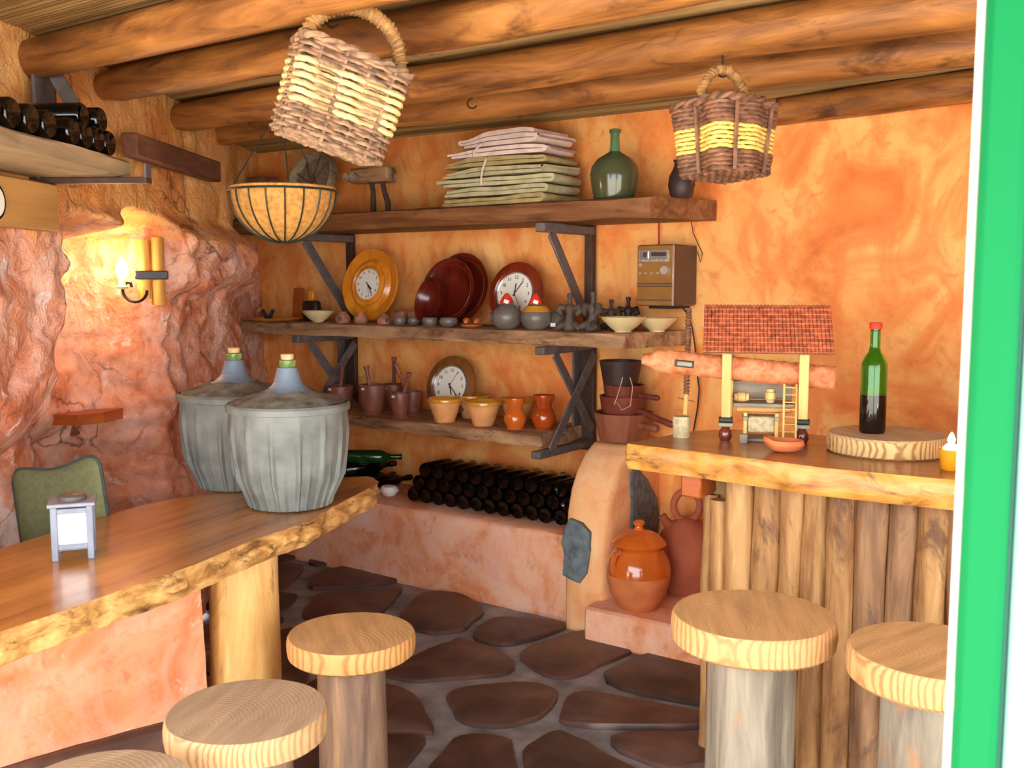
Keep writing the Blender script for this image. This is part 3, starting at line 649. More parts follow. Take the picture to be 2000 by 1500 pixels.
# the bar
RZ_ = 1.0
bpx = [(1220, 866), (1360, 882), (1500, 900), (1612, 914), (1868, 938), (2050, 957)]
bw_ = [Vector(onZ(x, y, RZ_)[:2]) for x, y in bpx]
fy = bw_[0].y
outl = bw_+[Vector((1.3, bw_[-1].y)), Vector((1.3, fy+.66))]+[Vector(onZ(x, y, RZ_)[:2]) for x, y in ((1580, 848), (1430, 838), (1350, 842))]
barc = Vector((-.4, fy+.3, 0))
bar = T('bar_counter', 'log-fronted bar counter with a thick honey-coloured live-edge top', 'counter', barc, 0)
live_slab(bar, outl, RZ_, .078, 'bar_top', 'bar_edge', 0, .008, .008, 8)
# staves: half-round logs standing side by side
edges = [1350, 1381, 1413, 1465, 1518, 1563, 1617, 1669, 1730, 1788, 1850, 1915, 1985, 2060]
YS = bw_[1].y+.10
rs = random.Random(5)
def stave(xc, yc, r, k, mat, h=RZ_-.079):   # stands on the floor, reaches the slab
    b = MB(); seg = 34; n = 18; vs = []; fs = []
    for i in range(seg+1):
        z = h*i/seg
        for j in range(n):
            t = 2*PI*j/n; rr = r*(1+.08*fbm((math.cos(t), math.sin(t), z*3.5), 1.3, k)); vs.append((rr*math.cos(t)+.008*nz((z, k, 0), 3), rr*math.sin(t)*.8, z))
    for i in range(seg):
        for j in range(n): q = (j+1) % n; fs.append((i*n+j, i*n+q, (i+1)*n+q, (i+1)*n+j))
    fs.append(tuple(range(n))[::-1]); fs.append(tuple(seg*n+j for j in range(n)))
    o = b.add(vs, fs).build('stave', mat, bar); o.location = (xc-barc.x, yc-barc.y, 0); return o
for i in range(len(edges)-1):
    a = onY(edges[i], 1050, YS); c = onY(edges[i+1], 1050, YS); r = (c.x-a.x)/2*1.04
    stave((a.x+c.x)/2, YS+.03*rs.random()+(.07 if i == 0 else 0), r, i*3.1, 'stave' if i < 6 else ('stave_dark' if i % 3 else 'stave'), RZ_-.079-(.085 if i < 2 else 0))
xl = onY(1350, 1050, YS).x
x = onY(2060, 1050, YS).x
while x < 1.25: stave(x+.05, YS+.02, .052, x*9, 'stave'); x += .1
for q in range(5): stave(xl+.035, YS+.13+q*.085, .046, q*5.3+1, 'stave')
blk = onY(1346, 942, YS-.03)
MB().box((blk.x-barc.x, YS+.10-barc.y, RZ_-.079-.041), (.068, .24, .08), bev=.006).build('support_block', 'niche_wood', bar)

# ---------------------------------------------------------------- green door frame at the right
D0 = onZ(1871, 1500, 0)  # only for direction
gd = atD(1886, 700, 1.05); gx_, gy_ = gd.x, gd.y
dr = T('door_1', 'green painted door frame with pale edges at the right', 'door', (gx_, gy_, 0), YAW-.43); del dr['category']; del dr['label']; struct(dr)
mp_ = 1.05/FPX
MB().box((.0, 0, 1.35), (.007, .03, 2.7), bev=.002).build('edge_strip', 'pale_frame', dr)
MB().box((.026, .005, 1.35), (.044, .06, 2.7), bev=.008).build('frame_post', 'green', dr)
MB().box((.0505, .02, 1.35), (.005, .05, 2.7), bev=.001).build('gasket', 'gasket', dr)
MB().box((.094, .012, 1.35), (.08, .05, 2.7), bev=.006).build('leaf_edge', 'pale_green', dr)

# ---------------------------------------------------------------- chair behind the table
chp = onZ(128, 1045, .76); chd = atD(122, 985, (chp-CC).dot(Fv)+.28)
ch = T('padded_chair', 'dining chair with sage green padded back standing behind the slab table', 'chair', (chd.x, chd.y, 0), YAW-.25)
def cushion(w_, h_, d_, nx=22, nz_=18, k=0, rr=.05):
    b = MB()
    def shape(u, v, side):
        x = (u-.5)*w_; z = (v-.5)*h_
        e = max(abs(u-.5)*2, abs(v-.5)*2); dd = d_/2*math.sqrt(max(0, 1-e**6))
        cx = max(0, abs(x)-(w_/2-rr)); cz = max(0, abs(z)-(h_/2-rr))
        L = math.hypot(cx, cz)
        if L > rr and cx > 0 and cz > 0: x -= math.copysign(cx-cx/L*rr, x); z -= math.copysign(cz-cz/L*rr, z)
        z += .012*math.cos(u*2*PI)*v
        return (x, side*dd, z)
    b.grid(nx, nz_, lambda u, v: shape(u, v, -1)); b.grid(nx, nz_, lambda u, v: shape(u, v, 1)); return b, shape
bq, shp = cushion(.34, .36, .05)
bo = bq.build('backrest', 'chair', ch, ang=60); bo.location = (0, 0, .735); bo.rotation_euler = (-.10, -.2, 0)
pts = [shp(u/24, 0, 0) for u in range(24)]+[shp(1, v/24, 0) for v in range(24)]+[shp(1-u/24, 1, 0) for u in range(24)]+[shp(0, 1-v/24, 0) for v in range(24)]
MB().tube(pts, .006, 6, closed=True).build('piping', 'piping', bo)
MB().lathe([(0, .40), (.17, .40), (.19, .42), (.19, .44), (.16, .46), (0, .465)], 24, M_=Matrix.Scale(1, 4)).build('seat', 'chair', ch).location = (.0, -.19, 0)
for sx in (-1, 1):
    MB().tube([(sx*.14, -.03, 0), (sx*.145, -.0, .45), (sx*.12, .02, .75)], .014, 8).build('leg', 'iron_black', ch)
    MB().tube([(sx*.15, -.36, 0), (sx*.14, -.33, .42)], .014, 8).build('leg', 'iron_black', ch)
# ---------------------------------------------------------------- shelf on the left wall
s_e, z_e = onW(104, 358, .05)
ZS0 = z_e; s_far = s_e
wsh = T('wall_shelf', 'weathered plank shelf high on the left wall, loaded with dark bottles', 'shelf', W(s_far-.5, .0, ZS0), math.atan2(WD.y, WD.x))
# frame: local x along the wall away from the door, local -y into the room
b = MB(); nu = 40; vs = []; fs = []; cs = [(.02, 0), (.02, 1), (.9, 1), (.985, .95), (1, .8), (.995, .1), (.9, 0)]
DEP = .335
for i in range(nu+1):
    u = i/nu; x = -.75+1.25*u
    for (fy_, fz_) in cs: 
        yy = -DEP*fy_-(.012*fbm((x, fz_, 2), 4) if fy_ > .85 else 0)+.035*u*(fy_ > .5); vs.append((x, yy, .055*fz_+.014))
n = len(cs)
for i in range(nu):
    for j in range(n): q = (j+1) % n; fs.append((i*n+j, i*n+q, (i+1)*n+q, (i+1)*n+j))
fs += [tuple(range(n)), tuple(nu*n+j for j in range(n))]
b.add(vs, fs).build('plank', 'greyplank', wsh, ang=50)
bk_ = T('shelf_bracket', 'iron bracket with diagonal brace carrying the bottle shelf on the left wall', 'bracket', W(s_far-.03, 0, ZS0), math.atan2(WD.y, WD.x))
MB().box((0, -DEP/2-.02, .004), (.04, DEP+.04, .018), bev=.002).build('arm', 'iron_dark', bk_)
MB().box((0, -DEP-.035, .03), (.04, .008, .05), bev=.002).build('end_lip', 'iron', bk_)
MB().box((.0, -.03, .20), (.05, .012, .38), bev=.002).build('post', 'iron', bk_)
MB().box((.028, -.05, .20), (.01, .045, .38), bev=.002).build('post_flange', 'iron_dark', bk_)
MB().bar((.02, -.05, .375), (.02, -DEP*.66, .09), .045, .008, (1, 0, 0)).build('brace', 'iron', bk_)
# bottles: one mesh shared by all the dark ones; base at the origin, neck along +Z
def bottle_mesh(r=.0375, L=.30, n=18):
    p = [(0, .012), (r*.55, .004), (r*.9, 0), (r, .007), (r, L*.60), (r*.96, L*.64), (r*.72, L*.71), (r*.46, L*.77), (r*.38, L*.82), (r*.37, L*.95), (r*.44, L*.955), (r*.44, L*.985), (r*.38, L), (0, L)]
    return MB().lathe(p, 24)
bproto = bottle_mesh().build('wine_bottle', 'bottle', ang=75); capm = MB().lathe([(.0168, .268), (.0172, .27), (.0172, .297), (.0150, .3015), (0, .3015)], 14).build('capsule', 'bottle_capsule', bproto)
used_b = [False]
def put_bottle(P, axis, label, group, spin=0):
    q = Vector((0, 0, 1)).rotation_difference(Vector(axis).normalized()).to_euler()
    if not used_b[0]: used_b[0] = True; o = bproto; o.location = P; o.rotation_euler = q
    else: o = copy_tree(bproto, None, P, q)
    tag(o, label, 'bottle', group); return o
def wl(x, y, z): return wsh.matrix_basis @ Vector((x, y, z))
ax = (-WN+Vector((0, 0, .0)))
ztop = .055+.014+.0385
order = ['first', 'second', 'third', 'fourth', 'fifth', 'sixth', 'seventh', 'eighth', 'ninth', 'tenth', 'eleventh', 'twelfth', 'thirteenth', 'fourteenth', 'fifteenth']
for i in range(8):
    put_bottle(wl(.395-.092*i if i > 3 else .40-.08*i, -DEP+.045-.004*i, ztop), ax, 'dark bottle lying on the left wall shelf, %s from the bracket end' % order[i], 'bottles on the left wall shelf')
for i, x in enumerate((.36, .28)):
    put_bottle(wl(x, -DEP+.05+.015*i, ztop+.062), ax, 'dark bottle lying on top of others on the left wall shelf, %s' % ('nearest the room' if False else ('nearer the bracket end' if i == 0 else 'farther from the bracket')), 'bottles on the left wall shelf')
# board with a clock under that shelf
cbd = T('clock_board', 'pine board fixed under the bottle shelf with a small round clock on it', 'clock', W(s_far-.48, .06, ZS0-.155), math.atan2(WD.y, WD.x))
MB().box((.0, 0, .075), (.92, .03, .145), bev=.004).warp(lambda v: v+Vector((0, 0, .004*nz(v, 9)))).build('board', 'pine', cbd)
cx_, cz_ = onW(-14, 393, .08); cxl = cx_-(s_far-.48); czl = cz_-(ZS0-.155)
RY = Matrix.Rotation(PI/2, 4, 'X')
MB().lathe([(0, 0), (.05, 0), (.052, .012), (.045, .014)], 28, (cxl, -.015, czl), RY).build('clock_rim', 'black', cbd)
MB().lathe([(0, 0), (.044, 0), (.044, .012), (0, .012)], 28, (cxl, -.016, czl), RY).build('clock_face', 'clockface', cbd)
# old timber fixed along the wall
sa_, za_ = onW(268, 282, .10); sb_, zb_ = onW(432, 336, .10)
tm = MB().box((0, 0, 0), (sb_-sa_, .06, .088), bev=.006).warp(lambda v: v+Vector((.004*nz(v, 9), .004*nz(v, 12, 4), .003*nz(v, 12, 8))))
to = tm.build('old_timber', 'rough'); to.location = W((sa_+sb_)/2, .07, (za_+zb_)/2); to.rotation_euler = (0, math.atan2(za_-zb_, sb_-sa_), math.atan2(WD.y, WD.x))
tag(to, 'dark brown old timber fixed along the wall above the lamp recess', 'timber')
# ================================================================ WINE BOTTLES ON THE BENCH
YB = 3.775; zb = BZ+.0385; R_ = .0375
x_l = onY(806, 952, YB).x; x_r = BX0-.045
nb = int((x_r-x_l)/.0765)+1; stp = (x_r-x_l)/(nb-1)
rows_n = ['bottom', 'middle', 'top']
for row in range(3):
    for i in range(nb-row if row < 2 else nb-2):
        x = x_l+stp*(i+row*.5); 
        if row == 2: x = x_l+stp*(i+1)
        yj = YB+random.uniform(-.006, .006)
        put_bottle(Vector((x, yj, zb+row*.0655)), (random.uniform(-.015, .015), 1, -.0), 'dark wine bottle in the bench stack, %s row, %s from the left' % (rows_n[row], (order+['sixteenth', 'seventeenth', 'eighteenth', 'nineteenth', 'twentieth', 'twenty-first', 'twenty-second', 'twenty-third', 'twenty-fourth', 'twenty-fifth'])[i]), 'wine bottles stacked on the plaster bench')
lp = [((650, 925), 0, 'lowest at the far left'), ((690, 928), 0, 'low, behind the demijohn'), ((722, 932), 0, 'nearest the white stone')]
for (x, y), zz, d in lp:
    q = onY(x, y, 3.84); put_bottle(Vector((q.x, 3.80, zb)), (.25, 1, .02), 'dark bottle in the loose pile left of the bottle stack, %s' % d, 'loose bottles beside the stack')
q = onY(690, 905, 3.84)
o = put_bottle(Vector((q.x-.03, 3.80, zb+.066)), (.42, .9, .03), 'dark bottle lying across the loose pile, its neck toward the stack', 'loose bottles beside the stack')
gb = bottle_mesh().build('wine_bottle', 'bottle_green'); gq = onY(705, 900, 3.84)
gb.location = (gq.x-.1, 3.83, zb+.132); gb.rotation_euler = Vector((0, 0, 1)).rotation_difference(Vector((.75, .66, -.02)).normalized()).to_euler(); tag(gb, 'dark bottle with green neck on top of the loose pile', 'bottle', 'loose bottles beside the stack')
for (x, y, r, lab, m) in ((760, 938, .05, 'rounded white stone on the bench between the two bottle heaps', 'white'), (734, 925, .03, 'small yellowish stone on the bench beside the white stone', 'cream')):
    q = onY(x, y, 3.80); b = MB().lathe([(0, -r*.62), (r*.6, -r*.5), (r, 0), (r*.75, r*.45), (0, r*.6)], 14, wob=.25, k=r*90); o = b.build('stone', m)
    o.name = 'pebble'; o.location = (q.x, 3.80, BZ+r*.62); tag(o, lab, 'stone')

# ================================================================ TABLE: DEMIJOHNS AND LANTERN
def demijohn(P, label, rz, s=1.0):
    t = T('demijohn', label, 'demijohn', P, rz, 'demijohns in grey plastic baskets')
    b = MB(); n = 168; prof = [(.0, 0), (.128, 0), (.138, .006), (.146, .03), (.176, .11), (.19, .18), (.197, .26), (.2, .325), (.2, .332), (.209, .334), (.211, .352), (.202, .36)]
    vs = []; fs = []
    for pi_, (r, z) in enumerate(prof):
        for i in range(n):
            tt = 2*PI*i/n; rr = r
            ph = i % 12
            if .05 < z < .27 and ph in (0, 1): rr += .009
            if .0 < z <= .11 and ph in (0, 1, 6): rr += .006
            vs.append((rr*math.cos(tt), rr*math.sin(tt), z))
    for a in range(len(prof)-1):
        for i in range(n): j = (i+1) % n; fs.append((a*n+i, a*n+j, (a+1)*n+j, (a+1)*n+i))
    b.add(vs, fs); b.build('basket', 'demi', t, ang=35)
    b = MB().lathe([(.2, .36), (.17, .372), (.12, .385), (.085, .40)], 36, wob=.05, k=3); b.warp(lambda v: v+Vector((0, 0, .007*nz(v, 24)))); b.build('lid', 'dust', t)
    MB().lathe([(.1, .385), (.098, .392), (.072, .404), (.054, .418), (.047, .43), (.049, .433), (.046, .437), (.039, .46), (.034, .478), (.031, .48), (0, .48)], 32).build('collar', 'demi_top', t)
    g = MB().lathe([(.026, .478), (.028, .482), (.028, .503), (.024, .506), (0, .506)], 24).build('neck', 'neckglass', t)
    MB().lathe([(.021, .504), (.0225, .522), (.019, .525), (0, .525)], 20).build('cork', 'cork', t)
    t.scale = (s, s, s); return t
q = onZ(562, 992, TZ); demijohn(Vector((q.x-.03, q.y+.04, TZ)), 'demijohn in dusty grey ribbed plastic, the nearer one at the table end', .3, .96)
q = onZ(452, 957, TZ); demijohn(Vector((q.x-.045, q.y+.065, TZ)), 'demijohn in dusty grey ribbed plastic, half hidden behind the other', .8, .96)
q = onZ(116, 1092, TZ); lt = T('lantern', 'small grey wooden table lantern with white glass on the slab table', 'lantern', (q.x, q.y+.045, TZ), YAW+.34)
hw = .044
for sx in (-1, 1):
    for sy in (-1, 1): MB().box((sx*hw, sy*hw, .073), (.017, .017, .146), bev=.002).build('post', 'lantern', lt)
for sx in (-1, 1):
    for z in (.036, .133): MB().box((sx*hw, 0, z), (.011, .08, .014), bev=.002).build('rail', 'lantern', lt); MB().box((0, sx*hw, z), (.08, .011, .014), bev=.002).build('rail', 'lantern', lt)
    MB().box((sx*(hw-.002), 0, .085), (.003, .08, .084)).build('glass_panel', 'opal', lt); MB().box((0, sx*(hw-.002), .085), (.08, .003, .084)).build('glass_panel', 'opal', lt)
MB().box((0, 0, .15), (.118, .118, .010), bev=.002).build('roof_plate', 'lantern', lt)
MB().lathe([(.036, .155), (.036, .166), (.03, .17), (0, .17)], 20).build('vent_cap', 'iron', lt)
MB().box((0, 0, .03), (.094, .094, .008), bev=.002).build('floor_plate', 'lantern', lt)

# ================================================================ LAMP RECESS
from mathutils.bvhtree import BVHTree
lw_bvh = BVHTree.FromPolygons([v.co for v in wall_left.data.vertices], [tuple(p.vertices) for p in wall_left.data.polygons])
def on_rock(x, y, back=0): h = lw_bvh.ray_cast(CC, ray(x, y).normalized()); return h[0]-ray(x, y).normalized()*back, h[1]
sc0, sc_n = on_rock(296, 530, .05)
sc = T('wall_sconce', 'wooden wall lamp with scrolled iron arm and lit candle bulb in the rock recess', 'lamp', sc0, YAW+.35)
for i, (dx, w_, h0, h1, dy) in enumerate(((-.03, .048, -.11, .125, 0), (.024, .05, -.135, .135, .006))):
    b = log_post(w_/2*1.02, w_/2, h1-h0, i*4+2, 12, 10, .07); o = b.build('half_log', 'sconcewood', sc); o.location = (dx, dy, h0)
MB().box((0, -.024, -.015), (.125, .014, .034), bev=.003).build('iron_band', 'iron_black', sc)
pts = [Vector((-.02, -.03, -.055))+Vector((-.045+.045*math.cos(a), -.07-.045*math.cos(a)*1.2, -.02+.045*math.sin(a))) for a in [x*PI/10 for x in range(0, -11, -1)]]
pts += [pts[-1]+Vector((.015, .005, .03)), pts[-1]+Vector((.03, .01, .028)), pts[-1]+Vector((.034, .012, .012))]
MB().tube(pts, .006, 8).build('scroll_arm', 'iron_black', sc)
bp_ = pts[10]+Vector((0, 0, .015))
MB().lathe([(0, -.012), (.018, -.01), (.024, 0), (.02, .003), (.014, .004), (.013, .03), (0, .03)], 16, bp_).build('socket', 'cream', sc)
MB().lathe([(0, .03), (.012, .032), (.022, .05), (.024, .062), (.018, .085), (.007, .108), (0, .114)], 18, bp_).build('bulb', 'bulb', sc)
pl = bpy.data.lights.new('bulb_light', 'POINT'); pl.energy = 1.3; pl.color = (1, .66, .3); pl.shadow_soft_size = .03
plo = bpy.data.objects.new('bulb_light', pl); COL.objects.link(plo); plo.parent = sc; plo.location = bp_+Vector((-.045, -.045, .07))
# wooden corner shelf in the recess
s_c, z_c = onW(195, 790, -.30)
cs_ = T('corner_shelf', 'small reddish wooden shelf low in the rock recess', 'shelf', W(s_c, -.34, z_c-.045), math.atan2(WD.y, WD.x))
ol = [(-.3, .16), (-.3, -.1), (-.22, -.165), (0, -.19), (.2, -.165), (.27, -.09), (.28, .16)]
MB().prism(ol, 0, .042).build('board', 'niche_wood', cs_, ang=30)
MB().box((0, .05, -.03), (.4, .16, .055), bev=.004).build('support', 'rough', cs_)

# ================================================================ HANGING THINGS
def rrect(w_, d_, r, n):
    pts = []
    for (cx, cy, a0) in ((w_/2-r, d_/2-r, 0), (-w_/2+r, d_/2-r, PI/2), (-w_/2+r, -d_/2+r, PI), (w_/2-r, -d_/2+r, 1.5*PI)):
        for i in range(7): a = a0+i/6*PI/2; pts.append(Vector((cx+r*math.cos(a), cy+r*math.sin(a))))
    # resample evenly
    L = [0]
    for i in range(len(pts)): L.append(L[-1]+(pts[(i+1) % len(pts)]-pts[i]).length)
    out = []
    for k in range(n):
        t = L[-1]*k/n; i = max(j for j in range(len(pts)) if L[j] <= t); u = (t-L[i])/(L[i+1]-L[i]+1e-9); out.append(pts[i]+(pts[(i+1) % len(pts)]-pts[i])*u)
    return out
def basket(t, w_, d_, h, taper, rows, pale, mats, stakes, rs_, hand, stag=1):
    rr = random.Random(rs_); n = stakes*8; rh = h/rows
    def size(z): f = taper+(1-taper)*z/h; return w_*f, d_*f
    for r in range(rows):
        z = rh*(r+.5); a, b_ = size(z); ol = rrect(a, b_, .035, n); m = len(ol); pts = []
        cen = Vector((0, 0))
        for i, p in enumerate(ol):
            nrm = (ol[(i+1) % m]-ol[i-1]).normalized(); nrm = Vector((nrm.y, -nrm.x))
            wv = math.cos(i/8*PI+(r % 2)*PI*stag+.10*r*stag)*.0085
            q = p+nrm*(wv+rr.uniform(-.0012, .0012)); pts.append((q.x, q.y, z+rr.uniform(-.0014, .0014)))
        is_p = pale[0] <= r < pale[1] and (r % 2 == 0 or not stag)
        MB().tube(pts, rh*((.8 if stag else .46) if is_p else (.42 if stag and pale[0] <= r < pale[1] else .56)), 6, closed=True).build('wicker_strand', mats[1] if is_p else mats[0], t)
    ol0 = rrect(*size(0), .035, stakes); ol1 = rrect(*size(h), .035, stakes)
    ko = 1.0 if stag else 1.035
    for i in range(stakes): MB().tube([(ol0[i].x*ko, ol0[i].y*ko, .0), (ol1[i].x*ko, ol1[i].y*ko, h+.006)], .0055, 6).build('stake', mats[0], t)
    # braided rim
    ol = rrect(*size(h), .035, 80)
    for k in (0, 1):
        MB().tube([(p.x*1.0+.006*math.cos(i*.8+k*PI)*(p.x/(abs(p.x)+.01)), p.y+.006*math.cos(i*.8+k*PI)*(p.y/(abs(p.y)+.01)), h+.008+.006*math.sin(i*.8+k*PI)) for i, p in enumerate(ol)], .008, 6, closed=True).build('rim_braid', mats[0], t)
    # woven bottom
    a, b_ = size(0); base = MB()
    nn = 12
    for i in range(nn):
        y = -b_/2+.012+(b_-.024)*i/(nn-1); base.tube([(x*(a/2-.008)/10, y, .004+.004*math.cos(x*PI/1.6+(i % 2)*PI)) for x in range(-10, 11)], b_/nn*.56, 5)
    base.build('woven_base', mats[0], t)
    # arched handle with binding
    hw_, hh_, r_ = hand; ap = []
    for i in range(33):
        a_ = PI*i/32; ap.append(Vector((-hw_*math.cos(a_), .004*math.sin(i*1.7), h-.02+hh_*math.sin(a_)**.8+.02*math.sin(a_))))
    ap = [Vector((-hw_*.98, 0, h*.55))]+ap+[Vector((hw_*.98, 0, h*.55))]
    hd = MB().tube(ap, [r_*(.8+.25*math.sin(PI*i/34)) for i in range(35)], 10).build('handle', mats[2], t)
    hx = []
    for i in range(260):
        u = 1+i/260*32; k = min(int(u), 33); f = u-k; c = ap[k]+(ap[k+1]-ap[k])*f; tg = (ap[k+1]-ap[k]).normalized(); s1 = Vector((0, 1, 0)); s2 = tg.cross(s1); a_ = i*.78
        hx.append(c+(s1*math.cos(a_)+s2*math.sin(a_))*r_*1.02)
    MB().tube(hx, r_*.2, 5).build('binding', mats[2], hd)
    return ap
def hook_obj(P, label, drop=.075, r=.014):
    t = T('ceiling_hook', label, 'hook', P, YAW, 'iron hooks under the beams')
    pts = [(0, 0, .0), (0, 0, -drop+2*r)]+[(-r*math.sin(a)*1.0+0, 0, -drop+r+r*math.cos(a)) for a in [x*PI/8 for x in range(1, 12)]]
    b = MB().tube(pts, .0028, 6); b.build('shank', 'iron_black', t); return t
# big basket
BD = 2.42
P1 = atD(650, 12, BD)
k_ = BD/FPX
g1 = T('wicker_basket', 'big square wicker basket with pale bands hanging crooked from a beam', 'basket', (0, 0, 0))
W1, D1, H1 = .262, .19, .215
basket(g1, W1, D1, H1, .92, 24, (8, 19), ('wicker', 'wicker_pale', 'wicker_handle'), 14, 3, (W1*.47, .125, .017))
Rb = Matrix.Rotation(YAW+.42, 4, 'Z') @ Matrix.Rotation(.30, 4, 'Y') @ Matrix.Rotation(.10, 4, 'X')
c_w = atD(660, 205, BD)                       # body centre
g1.matrix_world = Matrix.Translation(c_w) @ Rb @ Matrix.Translation((0, 0, -H1/2))
hook_obj(atD(648, 12, BD)+Vector((0, 0, .02)), 'black iron hook holding the big wicker basket', .07)
# small basket
BD2 = 2.62
g2 = T('wicker_basket', 'smaller dark wicker basket with yellow bands hanging before the back wall', 'basket', (0, 0, 0))
W2, D2, H2 = .212, .2, .172
basket(g2, W2, D2, H2, .84, 16, (5, 11), ('wicker_dk', 'wicker_yel', 'wicker_handle'), 12, 8, (W2*.42, .105, .0125), 0)
Rb2 = Matrix.Rotation(YAW+.62, 4, 'Z') @ Matrix.Rotation(.03, 4, 'Y') @ Matrix.Rotation(-.06, 4, 'X')
g2.matrix_world = Matrix.Translation(atD(1415, 280, BD2)) @ Rb2 @ Matrix.Translation((0, 0, -H2/2))
hook_obj(atD(1412, 108, BD2)+Vector((0, 0, .0)), 'black iron hook holding the smaller wicker basket', .055)
q = onY(922, 172, 3.05); hook_obj(q, 'empty black iron hook under the log beam', .075, .018)
# planter
PD = 3.45; pc = atD(553, 374, PD); R_p = 101*PD/FPX
pt = T('hanging_planter', 'half-round coir planter in green wire frame hanging on chains', 'planter', pc, YAW)
hp = .098*PD/1.95
prof = [(R_p*math.sin(a), -hp*math.cos(a)) for a in [i*PI/2/12 for i in range(13)]]
MB().lathe(prof+[(R_p*1.02, .012), (R_p*.97, .016), (R_p*.9, -.02), (R_p*.6, -hp*.72), (0, -hp*.93)], 40, wob=.012).build('coir_liner', 'coir', pt)
for i in range(18):
    a = 2*PI*i/18+.08; MB().tube([((R_p*1.015)*math.sin(t)*math.cos(a), (R_p*1.015)*math.sin(t)*math.sin(a), -hp*1.015*math.cos(t)) for t in [.12+j*(PI/2-.12)/12 for j in range(13)]], .0028, 5).build('rib_wire', 'wire', pt)
MB().tube([(R_p*1.03*math.cos(2*PI*i/48), R_p*1.03*math.sin(2*PI*i/48), 0) for i in range(48)], .004, 6, closed=True).build('rim_wire', 'wire', pt)
MB().tube([(R_p*.13*math.cos(2*PI*i/16), R_p*.13*math.sin(2*PI*i/16), -hp*1.01) for i in range(16)], .004, 6, closed=True).build('bottom_wire', 'wire', pt)
zap = 2.1-pc.z
for a in (PI+.1, -1.25, .95):
    e = Vector((R_p*1.02*math.cos(a), R_p*1.02*math.sin(a), 0)); c = MB(); N = 42
    for i in range(N):
        p0 = e*(1-i/N)+Vector((0, 0, zap))*(i/N); p1 = e*(1-(i+1)/N)+Vector((0, 0, zap))*((i+1)/N); c.tube([p0, p0*.5+p1*.5+Vector((.0018*(i % 2), .0018*((i+1) % 2), 0)), p1], .0022, 4)
    c.build('chain', 'wire', pt)
MB().tube([(0, 0, zap-.01), (0, 0, zap+.05)], .003, 6).build('chain_hook', 'iron_black', pt)
# ================================================================ THINGS ON THE BACK SHELVES
def spot(x, y, Y, z): p = onY(x, y, Y); return Vector((p.x, Y, z))
def text_part(s_, size, name, mat, parent, loc, rot, depth=.0006):
    cu = bpy.data.curves.new('txt', 'FONT'); cu.body = s_; cu.size = size; cu.extrude = depth; cu.align_x = 'CENTER'; cu.align_y = 'CENTER'
    to_ = bpy.data.objects.new('txt', cu); COL.objects.link(to_); dg = bpy.context.evaluated_depsgraph_get()
    me = bpy.data.meshes.new_from_object(to_.evaluated_get(dg)); bpy.data.objects.remove(to_); bpy.data.curves.remove(cu)
    me.materials.clear(); me.materials.append(M[mat]); o = bpy.data.objects.new(name, me); COL.objects.link(o); o.parent = parent; o.location = loc; o.rotation_euler = rot; return o
def clock(P, R, rf, prof, mat, label, lean, fz, hm, rz=0, redsec=True):
    # stands on its rim, leaning back; local z of the lathe is the outward direction
    t = T('wall_clock', label, 'clock', P, 0, 'round turned-wood clocks'); t.rotation_euler = (PI/2-lean, 0, rz)
    C_ = Vector((0, R, 0))
    MB().lathe([(r*R, z) for r, z in prof], 56, C_).build('wooden_rim', mat, t)
    MB().lathe([(0, fz-.004), (rf, fz-.004), (rf, fz), (0, fz)], 40, C_).build('dial', 'clockface', t)
    MB().lathe([(rf, fz), (rf*1.06, fz+.003), (rf*1.07, fz-.005)], 40, C_).build('bezel', 'silver', t)
    for h in range(1, 13):
        a = PI/2-h*PI/6; text_part(str(h), rf*.24, 'numeral', 'black', t, C_+Vector((math.cos(a)*rf*.8, math.sin(a)*rf*.8, fz+.0008)), (0, 0, 0))
    for (ang, L, w_, nm, m, zz) in ((PI/2-(hm[0]+hm[1]/60)*PI/6, rf*.5, .006, 'hour_hand', 'black', .002), (PI/2-hm[1]*PI/30, rf*.74, .0045, 'minute_hand', 'black', .003), (PI/2-hm[2]*PI/30, rf*.85, .0022, 'second_hand', 'redhand', .004)):
        d = Vector((math.cos(ang), math.sin(ang), 0)); MB().bar(C_+Vector((0, 0, fz+zz))-d*rf*.14, C_+Vector((0, 0, fz+zz))+d*L, w_, .001, (0, 0, 1), 0).build(nm, m, t)
    return t
YC = 4.0
deep = [(0, 0), (.45, 0), (.97, .035), (1, .042), (.985, .052), (.86, .046), (.72, .035), (.66, .048), (.6, .056), (.54, .048), (.5, .05), (.48, .062), (.43, .066), (.4, .058), (0, .054)]
flat = [(0, 0), (.5, 0), (.96, .018), (1, .024), (.985, .032), (.85, .038), (.75, .042), (.68, .034), (.66, .03), (0, .03)]
p = spot(727, 618, 3.93, ZM); clock(Vector((p.x, 3.925, ZM)), .195, .084, deep, 'turn_y', 'yellow pine clock with stepped turned rim on the middle shelf', .18, .062, (4, 24, 27))
p = spot(1007, 628, 3.93, ZM); clock(Vector((p.x, 3.925, ZM)), .156, .098, flat, 'turn_r', 'reddish brown round clock on the middle shelf behind the red-capped pots', .2, .034, (12, 6, 25))
p = spot(882, 812, 3.93, ZL); clock(Vector((p.x, 3.915, ZL)), .156, .097, flat, 'turn_b', 'brown round clock on the lowest shelf behind the clay bowls', .24, .034, (5, 22, 5))
